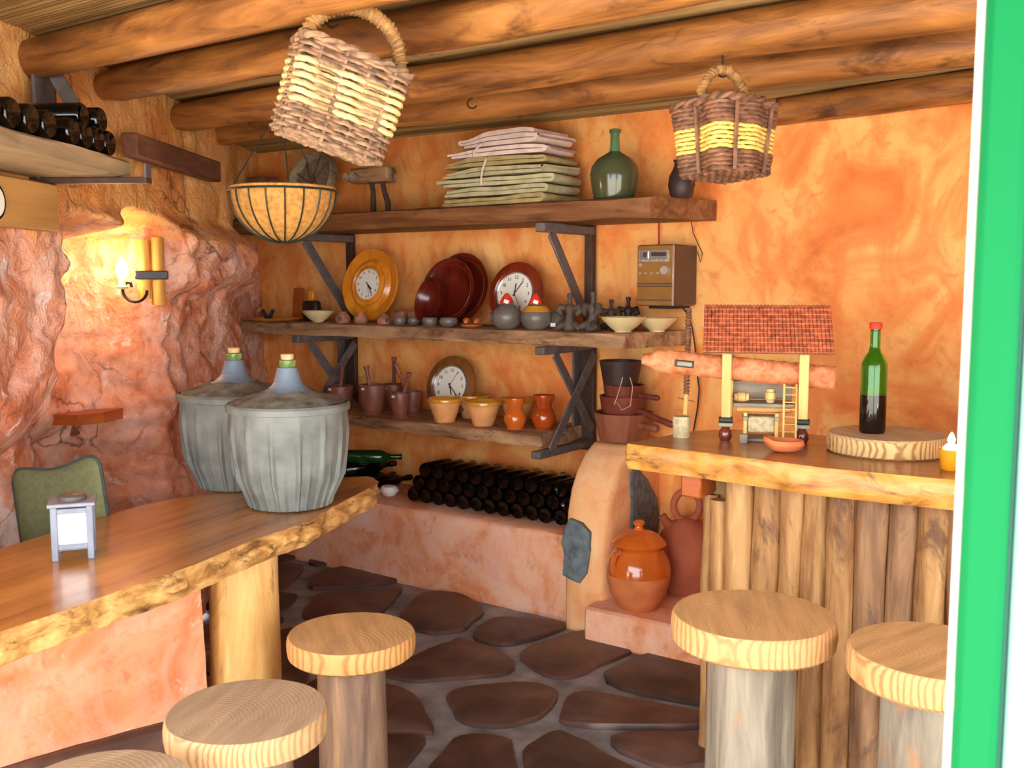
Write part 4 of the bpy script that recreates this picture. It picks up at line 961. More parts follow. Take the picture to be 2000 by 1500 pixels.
# nested dark red wooden dishes
def dish(P, R, dep, lean, label, rz=0, mat='turn_d'):
    t = T('wooden_dish', label, 'dish', P, 0, 'dark red turned wooden dishes'); t.rotation_euler = (PI/2-lean, 0, rz)
    MB().lathe([(0, 0), (R*.5, 0), (R*.75, dep*.3), (R*.97, dep*.9), (R, dep), (R*.96, dep), (R*.86, dep*.86), (R*.84, dep*.82), (R*.7, dep*.4), (R*.48, dep*.16), (0, dep*.16)], 56, (0, R, 0)).build('bowl', mat, t)
    MB().lathe([(R*.80, dep*.76), (R*.815, dep*.80), (R*.83, dep*.78)], 56, (0, R, 0)).build('groove_ring', 'turn_r', t)
p = spot(900, 620, 3.95, ZM); dish(Vector((p.x, 3.95, ZM)), .178, .05, .2, 'large dark red wooden dish leaning on the wall between two clocks')
p = spot(882, 622, 3.90, ZM); dish(Vector((p.x-.005, 3.895, ZM)), .164, .06, .22, 'dark red wooden dish nested in front of the largest one')
p = spot(862, 622, 3.86, ZM); dish(Vector((p.x-.01, 3.83, ZM)), .112, .085, .26, 'small deep dark red wooden bowl leaning in front of the dishes', -.35)
# generic lathe thing
def lat(name, P, prof, mat, label, cat, group=None, n=28, wob=0, k=0):
    o = MB().lathe(prof, n, wob=wob, k=k).build(name, mat); o.location = P; return tag(o, label, cat, group)
def bowl(P, R, h, label, name='cream_bowl', mat='cream', foot=.36, group='cream ceramic bowls', cat='bowl'):
    return lat(name, P, [(0, .004), (R*foot*.9, .004), (R*foot, 0), (R*foot, h*.08), (R*.6, h*.35), (R*.9, h*.8), (R, h), (R*.965, h), (R*.86, h*.82), (R*.55, h*.4), (R*.3, h*.2), (0, h*.16)], mat, label, cat, group)
bowl(spot(622, 625, 3.76, ZM), .088, .062, 'cream bowl at the left of the middle shelf, before the dark brush', foot=.3)
bowl(spot(1217, 650, 3.765, ZM), .098, .066, 'cream footed bowl, front one at the right end of the middle shelf')
bowl(spot(1283, 645, 3.92, ZM), .092, .06, 'cream footed bowl behind the other, below the radio')
# left end of the middle shelf
p = spot(540, 622, 3.80, ZM)
lat('wooden_tray', p, [(0, 0), (.13, 0), (.145, .012), (.14, .016), (.12, .008), (0, .006)], 'turn_y', 'shallow orange wooden tray at the left end of the middle shelf', 'tray')
ck = T('black_clip', 'small black V-shaped clip standing in the orange wooden tray', 'clip', p+Vector((-.07, .0, .007)), YAW)
for sx in (-1, 1): MB().bar((sx*.006, 0, 0), (sx*.03, 0, .052), .02, .012, (0, 1, 0)).build('prong', 'black', ck)
p = spot(580, 612, 3.97, ZM); o = MB().box((0, 0, .09), (.07, .018, .18), bev=.004).build('wooden_board', 'niche_wood'); o.location = p; o.rotation_euler = (-.12, 0, .1); tag(o, 'small reddish wooden board leaning at the left of the middle shelf', 'board')
p = spot(609, 614, 3.90, ZM); t = T('wool_brush', 'dark square brush with orange wooden handle on the middle shelf', 'brush', p, .1)
MB().box((0, 0, .055), (.105, .05, .11), bev=.012).warp(lambda v: v+Vector((.005*nz(v, 40), .005*nz(v, 40, 3), .004*nz(v, 40, 6)))).build('bristle_block', 'slate', t); t.children[0].data.materials[0] = M['potdark']
MB().box((0, 0, .135), (.035, .016, .07), bev=.004).build('handle', 'turn_y', t)
# clay curios
def clay_house(P, R, label, rz):
    t = T('clay_ocarina', label, 'ornament', P, rz, 'small clay ornaments on the middle shelf')
    MB().lathe([(0, 0), (R*.8, 0), (R, R*.35), (R*.95, R*.8), (R*.6, R*1.25), (R*.42, R*1.3), (R*.5, R*1.5), (0, R*1.45)], 16, wob=.14, k=rz*9).build('body', 'pinkclay', t)
    MB().lathe([(0, 0), (R*.3, 0), (R*.34, .006), (R*.2, .006), (0, .001)], 12, (0, -R*.88, R*.65), Matrix.Rotation(PI/2, 4, 'X')).build('mouth_hole', 'dkclay', t)
clay_house(spot(670, 630, 3.76, ZM), .04, 'small mottled clay ornament with a hole, next to the left cream bowl', .3)
clay_house(spot(705, 627, 3.79, ZM), .038, 'small mottled clay ornament with a hole, in front of the yellow clock', -.5)
clay_house(spot(750, 632, 3.76, ZM), .035, 'upright mottled clay ornament right of the yellow clock', 1.2)
for i, (x, lab) in enumerate(((782, 'left of the pair'), (812, 'right of the pair'))):
    p = spot(x, 622, 3.90, ZM); o = MB().box((0, 0, .035), (.075, .05, .07), bev=.008).warp(lambda v: v+Vector((.006*nz(v, 30), .006*nz(v, 30, 3), .004*nz(v, 30, 6)))).build('clay_block', 'pinkclay'); o.location = p; o.rotation_euler = (0, 0, .2*i); tag(o, 'small clay block behind the grey cups, '+lab, 'block', 'small clay ornaments on the middle shelf')
for i, (x, y, R, h, Y, lab) in enumerate(((780, 632, .034, .038, 3.765, 'leftmost, before the clay blocks'), (808, 628, .032, .036, 3.80, 'second from the left'), (840, 633, .04, .042, 3.76, 'third from the left'), (876, 633, .046, .042, 3.775, 'widest, before the dark red dishes'))):
    lat('clay_cup', spot(x, y, Y, ZM), [(0, 0), (R*.6, 0), (R*.95, h*.35), (R, h*.65), (R*.86, h), (R*.76, h), (R*.84, h*.6), (0, h*.2)], 'gclay', 'small burnished grey cup on the middle shelf, '+lab, 'cup', 'small grey cups')
t = T('clay_dish', 'small terracotta dish with two clay rolls on the middle shelf', 'dish', spot(921, 636, 3.765, ZM), .4)
MB().lathe([(0, 0), (.04, 0), (.055, .012), (.052, .015), (0, .008)], 24).build('dish', 'clay', t)
for sx in (-1, 1): MB().tube([(sx*.024, -.02, .026), (sx*.027, -.005, .031), (sx*.026, .012, .031), (sx*.022, .024, .026)], [.008, .015, .015, .008], 10).build('clay_roll', 'clay', t)
# grey pots with red caps
for (x, y, Y, dx, lab, band) in ((990, 637, 3.765, -.03, 'left one, with a notch in its side', False), (1047, 637, 3.765, 0, 'right one, with a golden shoulder', True)):
    t = T('clay_pot', 'round grey clay pot with a red cap, '+lab, 'pot', spot(x, y, Y, ZM), 0, 'grey pots with red caps')
    MB().lathe([(0, 0), (.04, 0), (.063, .02), (.072, .05), (.066, .08), (.045, .105), (.026, .116), (.026, .122), (0, .122)], 28).build('body', 'gclay', t)
    MB().lathe([(.03, .115), (.031, .122), (.022, .142), (.008, .162), (0, .164)], 16, wob=.12).build('cap', 'redcap', t)
    MB().box((.018, -.03, .125), (.022, .003, .016), Euler((0, .35, .5)).to_matrix()).build('price_tag', 'white', t)
    if band: MB().lathe([(.066, .081), (.0665, .083), (.046, .1062), (.045, .1055)], 28).build('gold_band', 'glaze_y', t)
    else: MB().lathe([(0, 0), (.022, 0), (.024, .01), (.012, .008), (0, .002)], 12, (-.058, -.035, .052), Matrix.Rotation(PI/2, 4, 'X') @ Matrix.Rotation(-.9, 4, 'Y')).build('notch', 'dkclay', t)
# idols
def idol(P, s_, label, rz, mat='dkclay'):
    t = T('clay_figurine', label, 'figurine', P, rz, 'dark clay figurines')
    MB().lathe([(0, 0), (.034*s_, 0), (.036*s_, .01*s_), (.026*s_, .045*s_), (.018*s_, .075*s_), (.026*s_, .095*s_), (.022*s_, .115*s_), (.011*s_, .125*s_), (.0095*s_, .15*s_), (.014*s_, .158*s_), (.012*s_, .172*s_), (0, .176*s_)], 18, wob=.06, k=rz*5).build('body', mat, t)
    for sx in (-1, 1):
        MB().tube([(sx*.018*s_, 0, .105*s_), (sx*.044*s_, -.004*s_, .108*s_), (sx*.052*s_, -.01*s_, .09*s_), (sx*.034*s_, -.02*s_, .072*s_)], [.012*s_, .019*s_, .018*s_, .008*s_], 10).build('arm', mat, t)
        MB().tube([(sx*.018*s_, -.01*s_, .03*s_), (sx*.046*s_, -.03*s_, .018*s_), (sx*.05*s_, -.045*s_, .012*s_)], [.02*s_, .017*s_, .009*s_], 10).build('leg', mat, t)
idol(spot(1113, 640, 3.79, ZM), .95, 'dark clay figurine with folded arms, left of the tall pair', .3)
idol(spot(1158, 641, 3.79, ZM), 1.0, 'dark clay figurine with folded arms, right of the tall pair', -.4)
idol(spot(1194, 630, 3.95, ZM), .78, 'small dark clay figurine behind the front cream bowl', .1)
idol(spot(1227, 628, 4.0, ZM), .85, 'small blackish clay figurine below the radio', .2, 'potdark')
t = T('clay_pot', 'small dark clay pot with a white tag beside the tall figurines', 'pot', spot(1090, 638, 3.83, ZM))
MB().lathe([(0, 0), (.035, 0), (.042, .03), (.036, .07), (.03, .08), (.026, .08), (.03, .04), (0, .02)], 20).build('body', 'dkclay', t); MB().box((.0, -.043, .022), (.026, .002, .016)).build('price_tag', 'white', t)

# ---- lowest shelf
def mortar(P, R, h, label, pest, rz=0):
    t = T('wooden_mortar', label, 'mortar', P, rz, 'wooden mortars')
    MB().lathe([(0, 0), (R*.82, 0), (R*.86, h*.06), (R*.66, h*.12), (R*.74, h*.2), (R*.92, h*.5), (R, h*.96), (R*.97, h), (R*.82, h), (R*.7, h*.4), (0, h*.3)], 28).build('cup', 'mortarwood', t)
    ps = T('pestle', label.replace('wooden mortar', 'wooden pestle standing in the mortar'), 'pestle', P+Vector((0, 0, h*.34)), 0, 'wooden pestles'); ps.rotation_euler = (pest[1], pest[0], 0)
    ps['label'] = pest[3]
    L = pest[2]; MB().lathe([(0, 0), (.014, .002), (.018, .015), (.012, .035), (.009, L*.6), (.011, L*.9), (.015, L*.95), (.013, L*.995), (0, L)], 14).build('shaft', 'mortarwood', ps)
    MB().box((0, -R*.98, h*.88), (.018, .003, .010)).build('price_tag', 'white', t)
mortar(spot(664, 795, 3.84, ZL), .074, .125, 'squat brown wooden mortar, leftmost on the lowest shelf', (.12, .0, .19, 'wooden pestle leaning in the leftmost mortar'))
mortar(spot(728, 803, 3.80, ZL), .072, .15, 'brown wooden mortar before the bracket post', (-.17, .05, .2, 'short wooden pestle in the mortar before the bracket post'))
mortar(spot(770, 795, 3.96, ZL), .065, .14, 'brown wooden mortar at the back, behind the small one', (.1, .1, .24, 'long wooden pestle of the rearmost mortar'))
mortar(spot(781, 808, 3.76, ZL), .05, .125, 'small narrow brown mortar at the front of the lowest shelf', (.34, 0, .2, 'thin wooden pestle slanting from the small front mortar'))
mortar(spot(806, 798, 3.89, ZL), .052, .12, 'brown wooden mortar beside the clock on the lowest shelf', (-.45, .05, .24, 'wooden pestle slanting over the mortar beside the clock'))
def cbowl(P, label):
    t = T('clay_bowl', label, 'bowl', P, 0, 'yellow-rimmed clay bowls'); R, h = .089, .118
    MB().lathe([(0, 0), (R*.52, 0), (R*.56, h*.04), (R*.9, h*.84)], 36).build('body', 'clay_pale', t)
    MB().lathe([(R*.895, h*.83), (R*.99, h*.86), (R, h*.94), (R*.97, h), (R*.88, h*.99), (R*.8, h*.8), (R*.46, h*.1), (0, h*.06)], 36).build('glazed_rim', 'glaze_y', t)
cbowl(spot(869, 822, 3.765, ZL), 'flared clay bowl with yellow glazed rim, front left on the lowest shelf')
cbowl(spot(944, 828, 3.775, ZL), 'flared clay bowl with yellow glazed rim beside the orange jug')
cbowl(spot(922, 812, 3.96, ZL), 'flared clay bowl with yellow glazed rim behind the front two, below the clock')
cbowl(spot(1010, 818, 3.97, ZL), 'flared clay bowl with yellow glazed rim at the back, behind the orange jug')
def jug(P, s_, mat, label):
    t = T('glazed_jug', label, 'jug', P, .5, 'glazed waisted jugs')
    MB().lathe([(0, 0), (.036*s_, 0), (.04*s_, .006*s_), (.053*s_, .035*s_), (.055*s_, .055*s_), (.044*s_, .082*s_), (.035*s_, .095*s_), (.037*s_, .112*s_), (.050*s_, .146*s_), (.049*s_, .15*s_), (.045*s_, .148*s_), (.031*s_, .11*s_), (0, .06*s_)], 30).build('body', mat, t)
    MB().lathe([(.0375*s_, .0005), (.041*s_, .0005), (.042*s_, .006), (.0405*s_, .008)], 30).build('foot_ring', mat, t)
jug(spot(1006, 832, 3.77, ZL), .97, 'glaze', 'shiny orange waisted jug at the front of the lowest shelf')
jug(spot(1062, 822, 3.85, ZL), 1.06, 'glaze_r', 'shiny red-brown waisted jug behind the crossed brace')

# ---- top shelf
p = spot(515, 405, 3.90, ZT); o = MB().box((0, 0, .12), (.13, .13, .24), bev=.008).build('wooden_box', 'rough'); o.location = p; tag(o, 'dark wooden box at the left end of the top shelf', 'box')
ws = T('round_sieve', 'round grey-brown straw sieve leaning at the left of the top shelf', 'sieve', spot(596, 405, 3.85, ZT)); ws.rotation_euler = (PI/2-.35, 0, -.1)
Rs = .185; pr_ = [(0, 0)]+[(Rs*i/16, .012+.004*(i % 2)) for i in range(1, 15)]+[(Rs*.95, .05), (Rs, .055), (Rs, 0), (Rs*.96, -.01), (0, -.01)]
MB().lathe(pr_, 44, (0, Rs, 0)).build('straw_disc', 'straw', ws)
for a in (.9, 1.5, 2.2, 2.7): MB().bar((0, Rs, .02), (Rs*.94*math.cos(a), Rs+Rs*.94*math.sin(a), .02), .008, .006, (0, 0, 1)).build('spoke', 'rough', ws)
tr = T('wooden_trestle', 'old wooden block on two bent legs standing on the top shelf', 'tool', spot(738, 405, 3.86, ZT), .1)
MB().box((-.03, 0, .195), (.25, .09, .075), bev=.01).warp(lambda v: v+Vector((.006*nz(v, 20), 0, .006*nz(v, 20, 6)))).build('block', 'shelf', tr)
for (dx, bx) in ((-.025, .012), (.045, .035)):
    MB().tube([(dx, -.02, .165), (dx+.012, -.02, .11), (dx+bx, -.02, .05), (dx+bx, -.02, 0)], [.013, .013, .015, .014], 8).build('leg', 'iron_dark', tr)
for dx in (-.14, -.1): MB().lathe([(0, 0), (.02, 0), (.022, .04), (.012, .042), (0, .03)], 12, (dx, -.045, .185), Matrix.Rotation(PI/2, 4, 'X')).build('knob', 'straw', tr)
# folded cloths
def cloth(P, L, dep, layers, th, mat, label, k, name='folded_cloth', lean=0, skew=0, droop=0):
    # one thick sheet folded back and forth; soft rolls at the folds, uneven lengths, sagging ends
    t = T(name, label, 'cloth', P, lean, 'folded cloths on the top shelf')
    path = []; gap = th*1.12; rr = random.Random(int(k*10))
    ends = [(-L/2+rr.uniform(-.025, .035), L/2+rr.uniform(-.035, .025)) for _ in range(layers+1)]
    for l in range(layers):
        z = gap*(l+.5); a, c = ends[l]; xs_ = [a+(c-a)*i/18 for i in range(19)]
        if l % 2: xs_ = xs_[::-1]
        for x in xs_: path.append(Vector((x, 0, z)))
        if l < layers-1:
            e = 1 if l % 2 == 0 else -1
            x_e = path[-1].x
            for q in range(1, 6): an = PI*q/6; path.append(Vector((x_e+e*gap*.62*math.sin(an), 0, z+gap*(1-math.cos(an))/2)))
    b = MB(); nY = 14; n = len(path); vs = []; fs = []
    for side in (0, 1):
        for j in range(nY+1):
            y = (j/nY-.5)*dep
            for i, p in enumerate(path):
                a = path[max(0, i-1)]; c = path[min(n-1, i+1)]; tg = (c-a).normalized(); nr = Vector((-tg.z, 0, tg.x))
                puff = th*(.47+.09*nz((p.x*7, y*5, p.z*60+k), 1)); q = p+nr*(puff*(1 if side else -1))
                rise = .010*nz((q.x*5, y*3+k, 2), 1)*(q.z/(gap*layers+.001))
                sag = -droop*smooth(L*.18, L*.52, -q.x)*(q.z/(gap*layers+.001))-droop*.35*smooth(L*.3, L*.52, q.x)*(q.z/(gap*layers+.001))
                vs.append(Vector((q.x+skew*y+.012*nz((y*6, p.z*50, k), 1), y*(1+.06*nz((q.x*4, k, p.z*50), 1)), q.z+rise+sag)))
    m = nY+1; A = m*n
    for j in range(nY):
        for i in range(n-1):
            a = j*n+i; fs += [(a, a+1, a+n+1, a+n), (A+a, A+a+n, A+a+n+1, A+a+1)]
    for i in range(n-1): fs += [(i, A+i, A+i+1, i+1), (nY*n+i, nY*n+i+1, A+nY*n+i+1, A+nY*n+i)]
    for j in range(nY): fs += [(j*n, (j+1)*n, A+(j+1)*n, A+j*n), (j*n+n-1, A+j*n+n-1, A+(j+1)*n+n-1, (j+1)*n+n-1)]
    b.add(vs, fs); b.build('cloth_sheet', mat, t, ang=80); return t
c0 = spot(985, 400, 3.84, ZT)
zz = ZT+.002
stack = [(.60, 'cloth_k', .000, 'khaki cloth at the bottom of the folded pile', 2), (.57, 'cloth_g', .01, 'pale sage cloth, second from the bottom of the folded pile', 2), (.58, 'cloth_g', -.01, 'pale sage cloth, third from the bottom of the folded pile', 2), (.56, 'cloth_g', .008, 'pale sage cloth, fourth from the bottom of the folded pile', 2), (.55, 'cloth_k', -.02, 'khaki cloth in the upper half of the folded pile', 2), (.53, 'cloth_p', .02, 'pinkish white cloth just under the top of the folded pile', 2), (.42, 'cloth_p', .055, 'pinkish white rolled cloth on top of the folded pile', 3)]
for i, (L, m, dx, lab, ly) in enumerate(stack):
    th = .018 if i < 6 else .02
    cloth(Vector((c0.x+dx, 3.875, zz)), L, .27, ly, th, m, lab, i*3.7+1, lean=.06*((i % 3)-1), droop=.003+.004*i); zz += ly*th*1.12+.004
# hem tapes on the khaki cloths: a strip falling over the front of the pile
kh = [o for o in bpy.data.objects if o.get('label') == 'khaki cloth in the upper half of the folded pile'][0]
for (dx, z0_, z1_, bend) in ((-.03, -.085, .03, .03), (-.075, .045, .10, .05)):
    MB().tube([(dx+bend*u*u, -.147-.004*math.sin(u*3), z0_+(z1_-z0_)*u) for u in [i/8 for i in range(9)]], .005, 6).build('hem_tape', 'cloth_p', kh)
# green demijohn and dark vase
dj = T('glass_demijohn', 'dusty olive green glass demijohn standing on the top shelf', 'demijohn', spot(1200, 386, 3.83, ZT))
MB().lathe([(0, .004), (.075, 0), (.088, .006), (.094, .03), (.102, .075), (.106, .11), (.1, .145), (.078, .175), (.045, .196), (.024, .208)], 40).build('body', 'demiglass', dj)
MB().lathe([(.0245, .206), (.021, .225), (.019, .27), (.02, .285), (.025, .288), (.025, .3), (.019, .303), (0, .3)], 24).build('neck', 'demiglass_neck', dj)
vz = T('dark_vase', 'small blackish vase at the right end of the top shelf', 'vase', spot(1331, 388, 3.86, ZT))
MB().lathe([(0, 0), (.04, 0), (.048, .01), (.056, .05), (.05, .09), (.035, .12), (.03, .14), (.036, .155), (.03, .155), (.025, .13), (0, .1)], 24, wob=.05).build('body', 'potdark', vz)
MB().tube([(.03, -.01, .13), (.07, -.02, .12), (.075, -.02, .08), (.05, -.015, .05)], .007, 8).build('handle', 'potdark', vz)
# ---- radio on the wall
ra = onY(1279, 538, 3.86); sR = mpp(ra)
rd = T('radio', 'brown and bronze stereo unit mounted on the back wall', 'radio', (ra.x, WALLY-.01, ra.z), 0)
wR, hR, dR = .176, .262, .22
MB().box((0, -dR/2, 0), (wR, dR, hR), bev=.006).build('case', 'radio_s', rd)
MB().box((0, -dR-.004, 0), (wR*.97, .012, hR*.98), bev=.003).build('front_panel', 'radio_f', rd)
MB().box((-.005, -dR-.012, .083), (wR*.82, .006, .05), bev=.002).build('display_frame', 'silver', rd)
ds = MB().box((-.005, -dR-.0155, .086), (wR*.74, .003, .036)).build('display', 'screen', rd)
MB().box((-.045, -dR-.0175, .088), (.016, .002, .02)).build('red_icon', 'iron_dark', ds); MB().box((-.028, -dR-.0175, .087), (.006, .002, .03)).build('bar_icon', 'white', ds); MB().box((.02, -dR-.0175, .09), (.07, .002, .016)).build('digits', 'potdark', ds)
for i in range(6): MB().box((-.058+i*.021, -dR-.0165, .064), (.012, .004, .006), bev=.001).build('button', 'silver', rd)
MB().lathe([(0, .014), (.018, .014), (.021, .01), (.022, 0), (0, 0)], 24, (.048, -dR-.010, .022), Matrix.Rotation(PI/2, 4, 'X')).build('volume_knob', 'silver', rd)
MB().lathe([(0, .006), (.008, .006), (.009, 0), (0, 0)], 14, (-.068, -dR-.01, .045), Matrix.Rotation(PI/2, 4, 'X')).build('power_knob', 'silver', rd)
for i in range(4): MB().box((-.072+i*.028, -dR-.012, .01), (.014, .005, .007), bev=.001).build('button', 'silver', rd)
for z in (-.035, -.046, -.105): MB().box((0, -dR-.0105, z), (wR*.96, .003, .005)).build('seam', 'radio_s', rd)
MB().box((wR*.485, -dR-.008, 0), (.006, .012, hR*.98), bev=.001).build('trim_strip', 'silver', rd)
MB().box((0, -dR*.4, -hR/2-.006), (wR*.7, dR*.7, .012), bev=.002).build('wall_mount', 'iron_black', rd)
def cable(pts, r, mat, label, name='cable'):
    o = MB().tube(pts, r, 6).build(name, mat); return tag(o, label, 'cable')
a = onY(1287, 432, 4.08); b_ = onY(1287, 482, 4.05); cable([(a.x, 4.08, a.z), (a.x+.004, 4.075, (a.z+b_.z)/2), (b_.x, 4.05, b_.z-.01)], .004, 'redwire', 'short red cable running from the top shelf down to the radio')
pw_ = [onY(x, y, 4.075) for x, y in ((1330, 596), (1342, 612), (1352, 640), (1358, 680), (1360, 720), (1366, 760), (1362, 800), (1355, 838), (1350, 880))]
cable(pw_, .0035, 'black', 'black power cable hanging from the radio down the wall')
pw2 = [onY(x, y, 4.08) for x, y in ((1350, 432), (1354, 455), (1364, 478), (1372, 495), (1368, 512), (1362, 490))]
cable(pw2, .0018, 'black', 'thin dark wire curling on the wall above the radio')

# ---- stack of wooden pots on the buttress
pb0 = onY(1214, 862, 3.90); zB = .792
st = Vector((pb0.x-.01, 3.93, zB))
def pan(P, r0, r1, h, mat, label, hnd=None, name='wooden_pan'):
    t = T(name, label, 'pan', P, 0, 'wooden pots stacked on the buttress')
    MB().lathe([(0, 0), (r0, 0), (r0*1.03, h*.05), (r1*.98, h*.93), (r1, h), (r1*.9, h), (r0*.9, h*.25), (0, h*.2)], 32).build('bowl', mat, t)
    if hnd:
        a, L, r, z, up = hnd; d = Vector((math.cos(a), math.sin(a), up)); s0 = Vector((math.cos(a)*r1*.8, math.sin(a)*r1*.8, h*z))
        MB().tube([s0, s0+d*L*.5, s0+d*L*.93, s0+d*L], [r*1.1, r*.9, r, r*.6], 10).build('handle', mat, t)
    return t
pan(st, .105, .135, .125, 'potwood2', 'widest brown wooden pan at the bottom of the pot stack', (-.35, .12, .017, .6, 0))
pan(st+Vector((0, 0, .085)), .088, .108, .115, 'potwood', 'reddish wooden pan, second from the bottom of the pot stack', (-.2, .2, .015, .45, -.22))
pan(st+Vector((.004, -.005, .165)), .08, .092, .085, 'potwood', 'reddish wooden pan directly under the dark bucket', (-.15, .12, .013, .5, -.04))
pan(st+Vector((-.01, -.01, .212)), .068, .096, .145, 'potdark', 'dark wooden bucket on top of the pot stack', None, 'wooden_bucket')
sp = st+Vector((.06, -.08, .25))
tag(MB().tube([sp+Vector((-.02, 0, .04)), sp+Vector((-.03, -.02, -.03)), sp+Vector((-.045, -.03, -.08)), sp+Vector((-.03, -.03, -.07)), sp+Vector((0, -.04, -.1)), sp+Vector((.035, -.03, -.08)), sp+Vector((.03, 0, 0)), sp+Vector((.01, .01, .04))], .0022, 5).build('hanging_string', 'string'), 'pale string looped over the stacked wooden pots', 'string')

# ---- clay jars on the step
jr = T('lidded_jar', 'round terracotta jar with glossy orange shoulder and knobbed lid on the step', 'jar', spot(1246, 1188, 3.62, .146))
MB().lathe([(0, 0), (.07, 0), (.078, .008), (.108, .06), (.123, .12), (.124, .14)], 44).build('body', 'clay', jr)
MB().lathe([(.1242, .139), (.124, .16), (.115, .195), (.098, .222), (.092, .235), (.096, .245), (.104, .25)], 44).build('glazed_shoulder', 'glaze', jr)
jr.scale = (1.08, 1.08, 1.08)
ld = MB().lathe([(.104, .25), (.107, .256), (.102, .263), (.08, .285), (.05, .3), (.02, .306), (.016, .312), (.014, .32), (.021, .327), (.022, .336), (.014, .344), (0, .346)], 40).build('lid', 'glaze', jr)
for a in (-1.9, 1.2):
    d = Vector((math.cos(a), math.sin(a), 0)); MB().tube([d*.098+Vector((0, 0, .235)), d*.124+Vector((0, 0, .228)), d*.134+Vector((0, 0, .195)), d*.124+Vector((0, 0, .155)), d*.118+Vector((0, 0, .145))], [.011, .011, .010, .010, .008], 8).build('handle', 'glaze', jr)
bo = T('clay_water_jug', 'plain terracotta water jug with ring handle on top, behind the lidded jar', 'jug', spot(1338, 1168, 3.93, .146), .5)
bo.scale = (1.13, 1.13, 1.14)
MB().lathe([(0, 0), (.075, 0), (.085, .01), (.105, .08), (.112, .16), (.1, .225), (.07, .262), (.035, .285), (.02, .29), (0, .29)], 36).build('body', 'clay_red', bo)
MB().tube([(.05*math.cos(a), 0, .335+.058*math.sin(a)) for a in [-PI/2+i*2*PI/24 for i in range(24)]], .014, 10, closed=True).build('ring_handle', 'clay_red', bo)
MB().tube([(-.06, 0, .25), (-.085, 0, .28), (-.095, 0, .295)], [.024, .016, .018], 12).build('spout', 'clay_red', bo)

# ================================================================ THINGS ON THE BAR
dp = onZ(1732, 882, RZ_); dk = MB().lathe([(0, 0), (.162, 0), (.17, .006), (.172, .03), (.169, .05), (.162, .056), (0, .056)], 56, wob=.02).build('wood_disc', 'disc'); dk.location = (dp.x, dp.y, RZ_); dk.rotation_euler = (0, 0, .9)
tag(dk, 'pale sawn wooden disc lying on the bar under the wine bottle', 'board')
q = onZ(1703, 845, RZ_+.056)
wb = T('wine_bottle', 'green wine bottle half full standing on the wooden disc', 'bottle', (q.x, q.y, RZ_+.0565))
r = .0375
MB().lathe([(r, .113), (r, .19), (r*.97, .205), (r*.75, .225), (r*.48, .24), (r*.4, .255), (r*.38, .30), (r*.44, .302), (r*.44, .312), (r*.38, .314), (r*.28, .314), (r*.28, .26), (r*.40, .236), (r*.68, .22), (r*.9, .2), (r*.93, .19), (r*.93, .113), (r, .113)], 36).build('glass_body', 'greenglass', wb)
MB().lathe([(0, .012), (.02, .006), (r*.92, 0), (r, .008), (r, .1128), (0, .1128)], 36).build('wine_filled_part', 'wine', wb)
MB().lathe([(.0175, .306), (.0185, .308), (.0185, .322), (.016, .325), (0, .325)], 18).build('cap', 'redcap', wb)
# amber tumbler with candle
q = onZ(1856, 918, RZ_); tb = T('candle_tumbler', 'amber glass tumbler with a lit white candle at the bar end', 'candle', (q.x, q.y, RZ_+.0005))
MB().lathe([(0, .003), (.022, 0), (.026, .004), (.03, .05), (.031, .056), (.029, .056), (.024, .008), (0, .008)], 24).build('glass', 'amber', tb)
MB().lathe([(0, .009), (.021, .009), (.025, .045), (.022, .06), (.014, .068), (0, .064)], 20, wob=.08).build('candle', 'white', tb)
MB().lathe([(0, .066), (.008, .072), (.01, .082), (.005, .096), (0, .102)], 12).build('flame', 'flame', tb)
# terracotta ladle dish
q = onZ(1530, 882, RZ_); cd = T('clay_spoon_rest', 'smooth orange clay dish at the front edge of the bar', 'dish', (q.x, q.y, RZ_+.0005), .3)
MB().lathe([(0, .004), (.03, 0), (.05, .008), (.06, .022), (.057, .035), (.05, .036), (.045, .022), (.02, .01), (0, .01)], 36).warp(lambda v: Vector((v.x, v.y*.8, v.z+.01*smooth(.02, .055, -v.x)))).build('dish', 'clay', cd)

# ---- model wine press
pm = onZ(1484, 862, RZ_); pr2 = T('press_model', 'miniature wooden wine press with tiled roof and long beam standing on the bar', 'model', (pm.x, pm.y, RZ_), YAW-.2)
SP = mpp(pm)          # metres per pixel at the model
def mx(x): return (x-1484)*SP
def mz(y): return (862-y)*SP
for (x, lab) in ((1418, 0), (1563, 1)):
    MB().box((mx(x), 0, mz(755)), (.03, .024, (820-690)*SP), bev=.002).build('post', 'pine_z', pr2)
    MB().box((mx(x), 0, mz(820)), (.042, .04, .014), bev=.002).build('dark_band', 'iron_black', pr2)
    MB().box((mx(x), 0, mz(830)), (.045, .042, .012), bev=.002).build('foot_plate', 'greywood', pr2)
    MB().lathe([(0, 0), (.015, 0), (.021, .012), (.02, .028), (.012, .042), (.01, .05)], 18, (mx(x), 0, .0)).build('jar_foot', 'jarred', pr2)
    MB().box((mx(x)+.01, .10, mz(755)), (.026, .024, (862-690)*SP*.98), bev=.002).build('rear_post', 'pine_z', pr2)
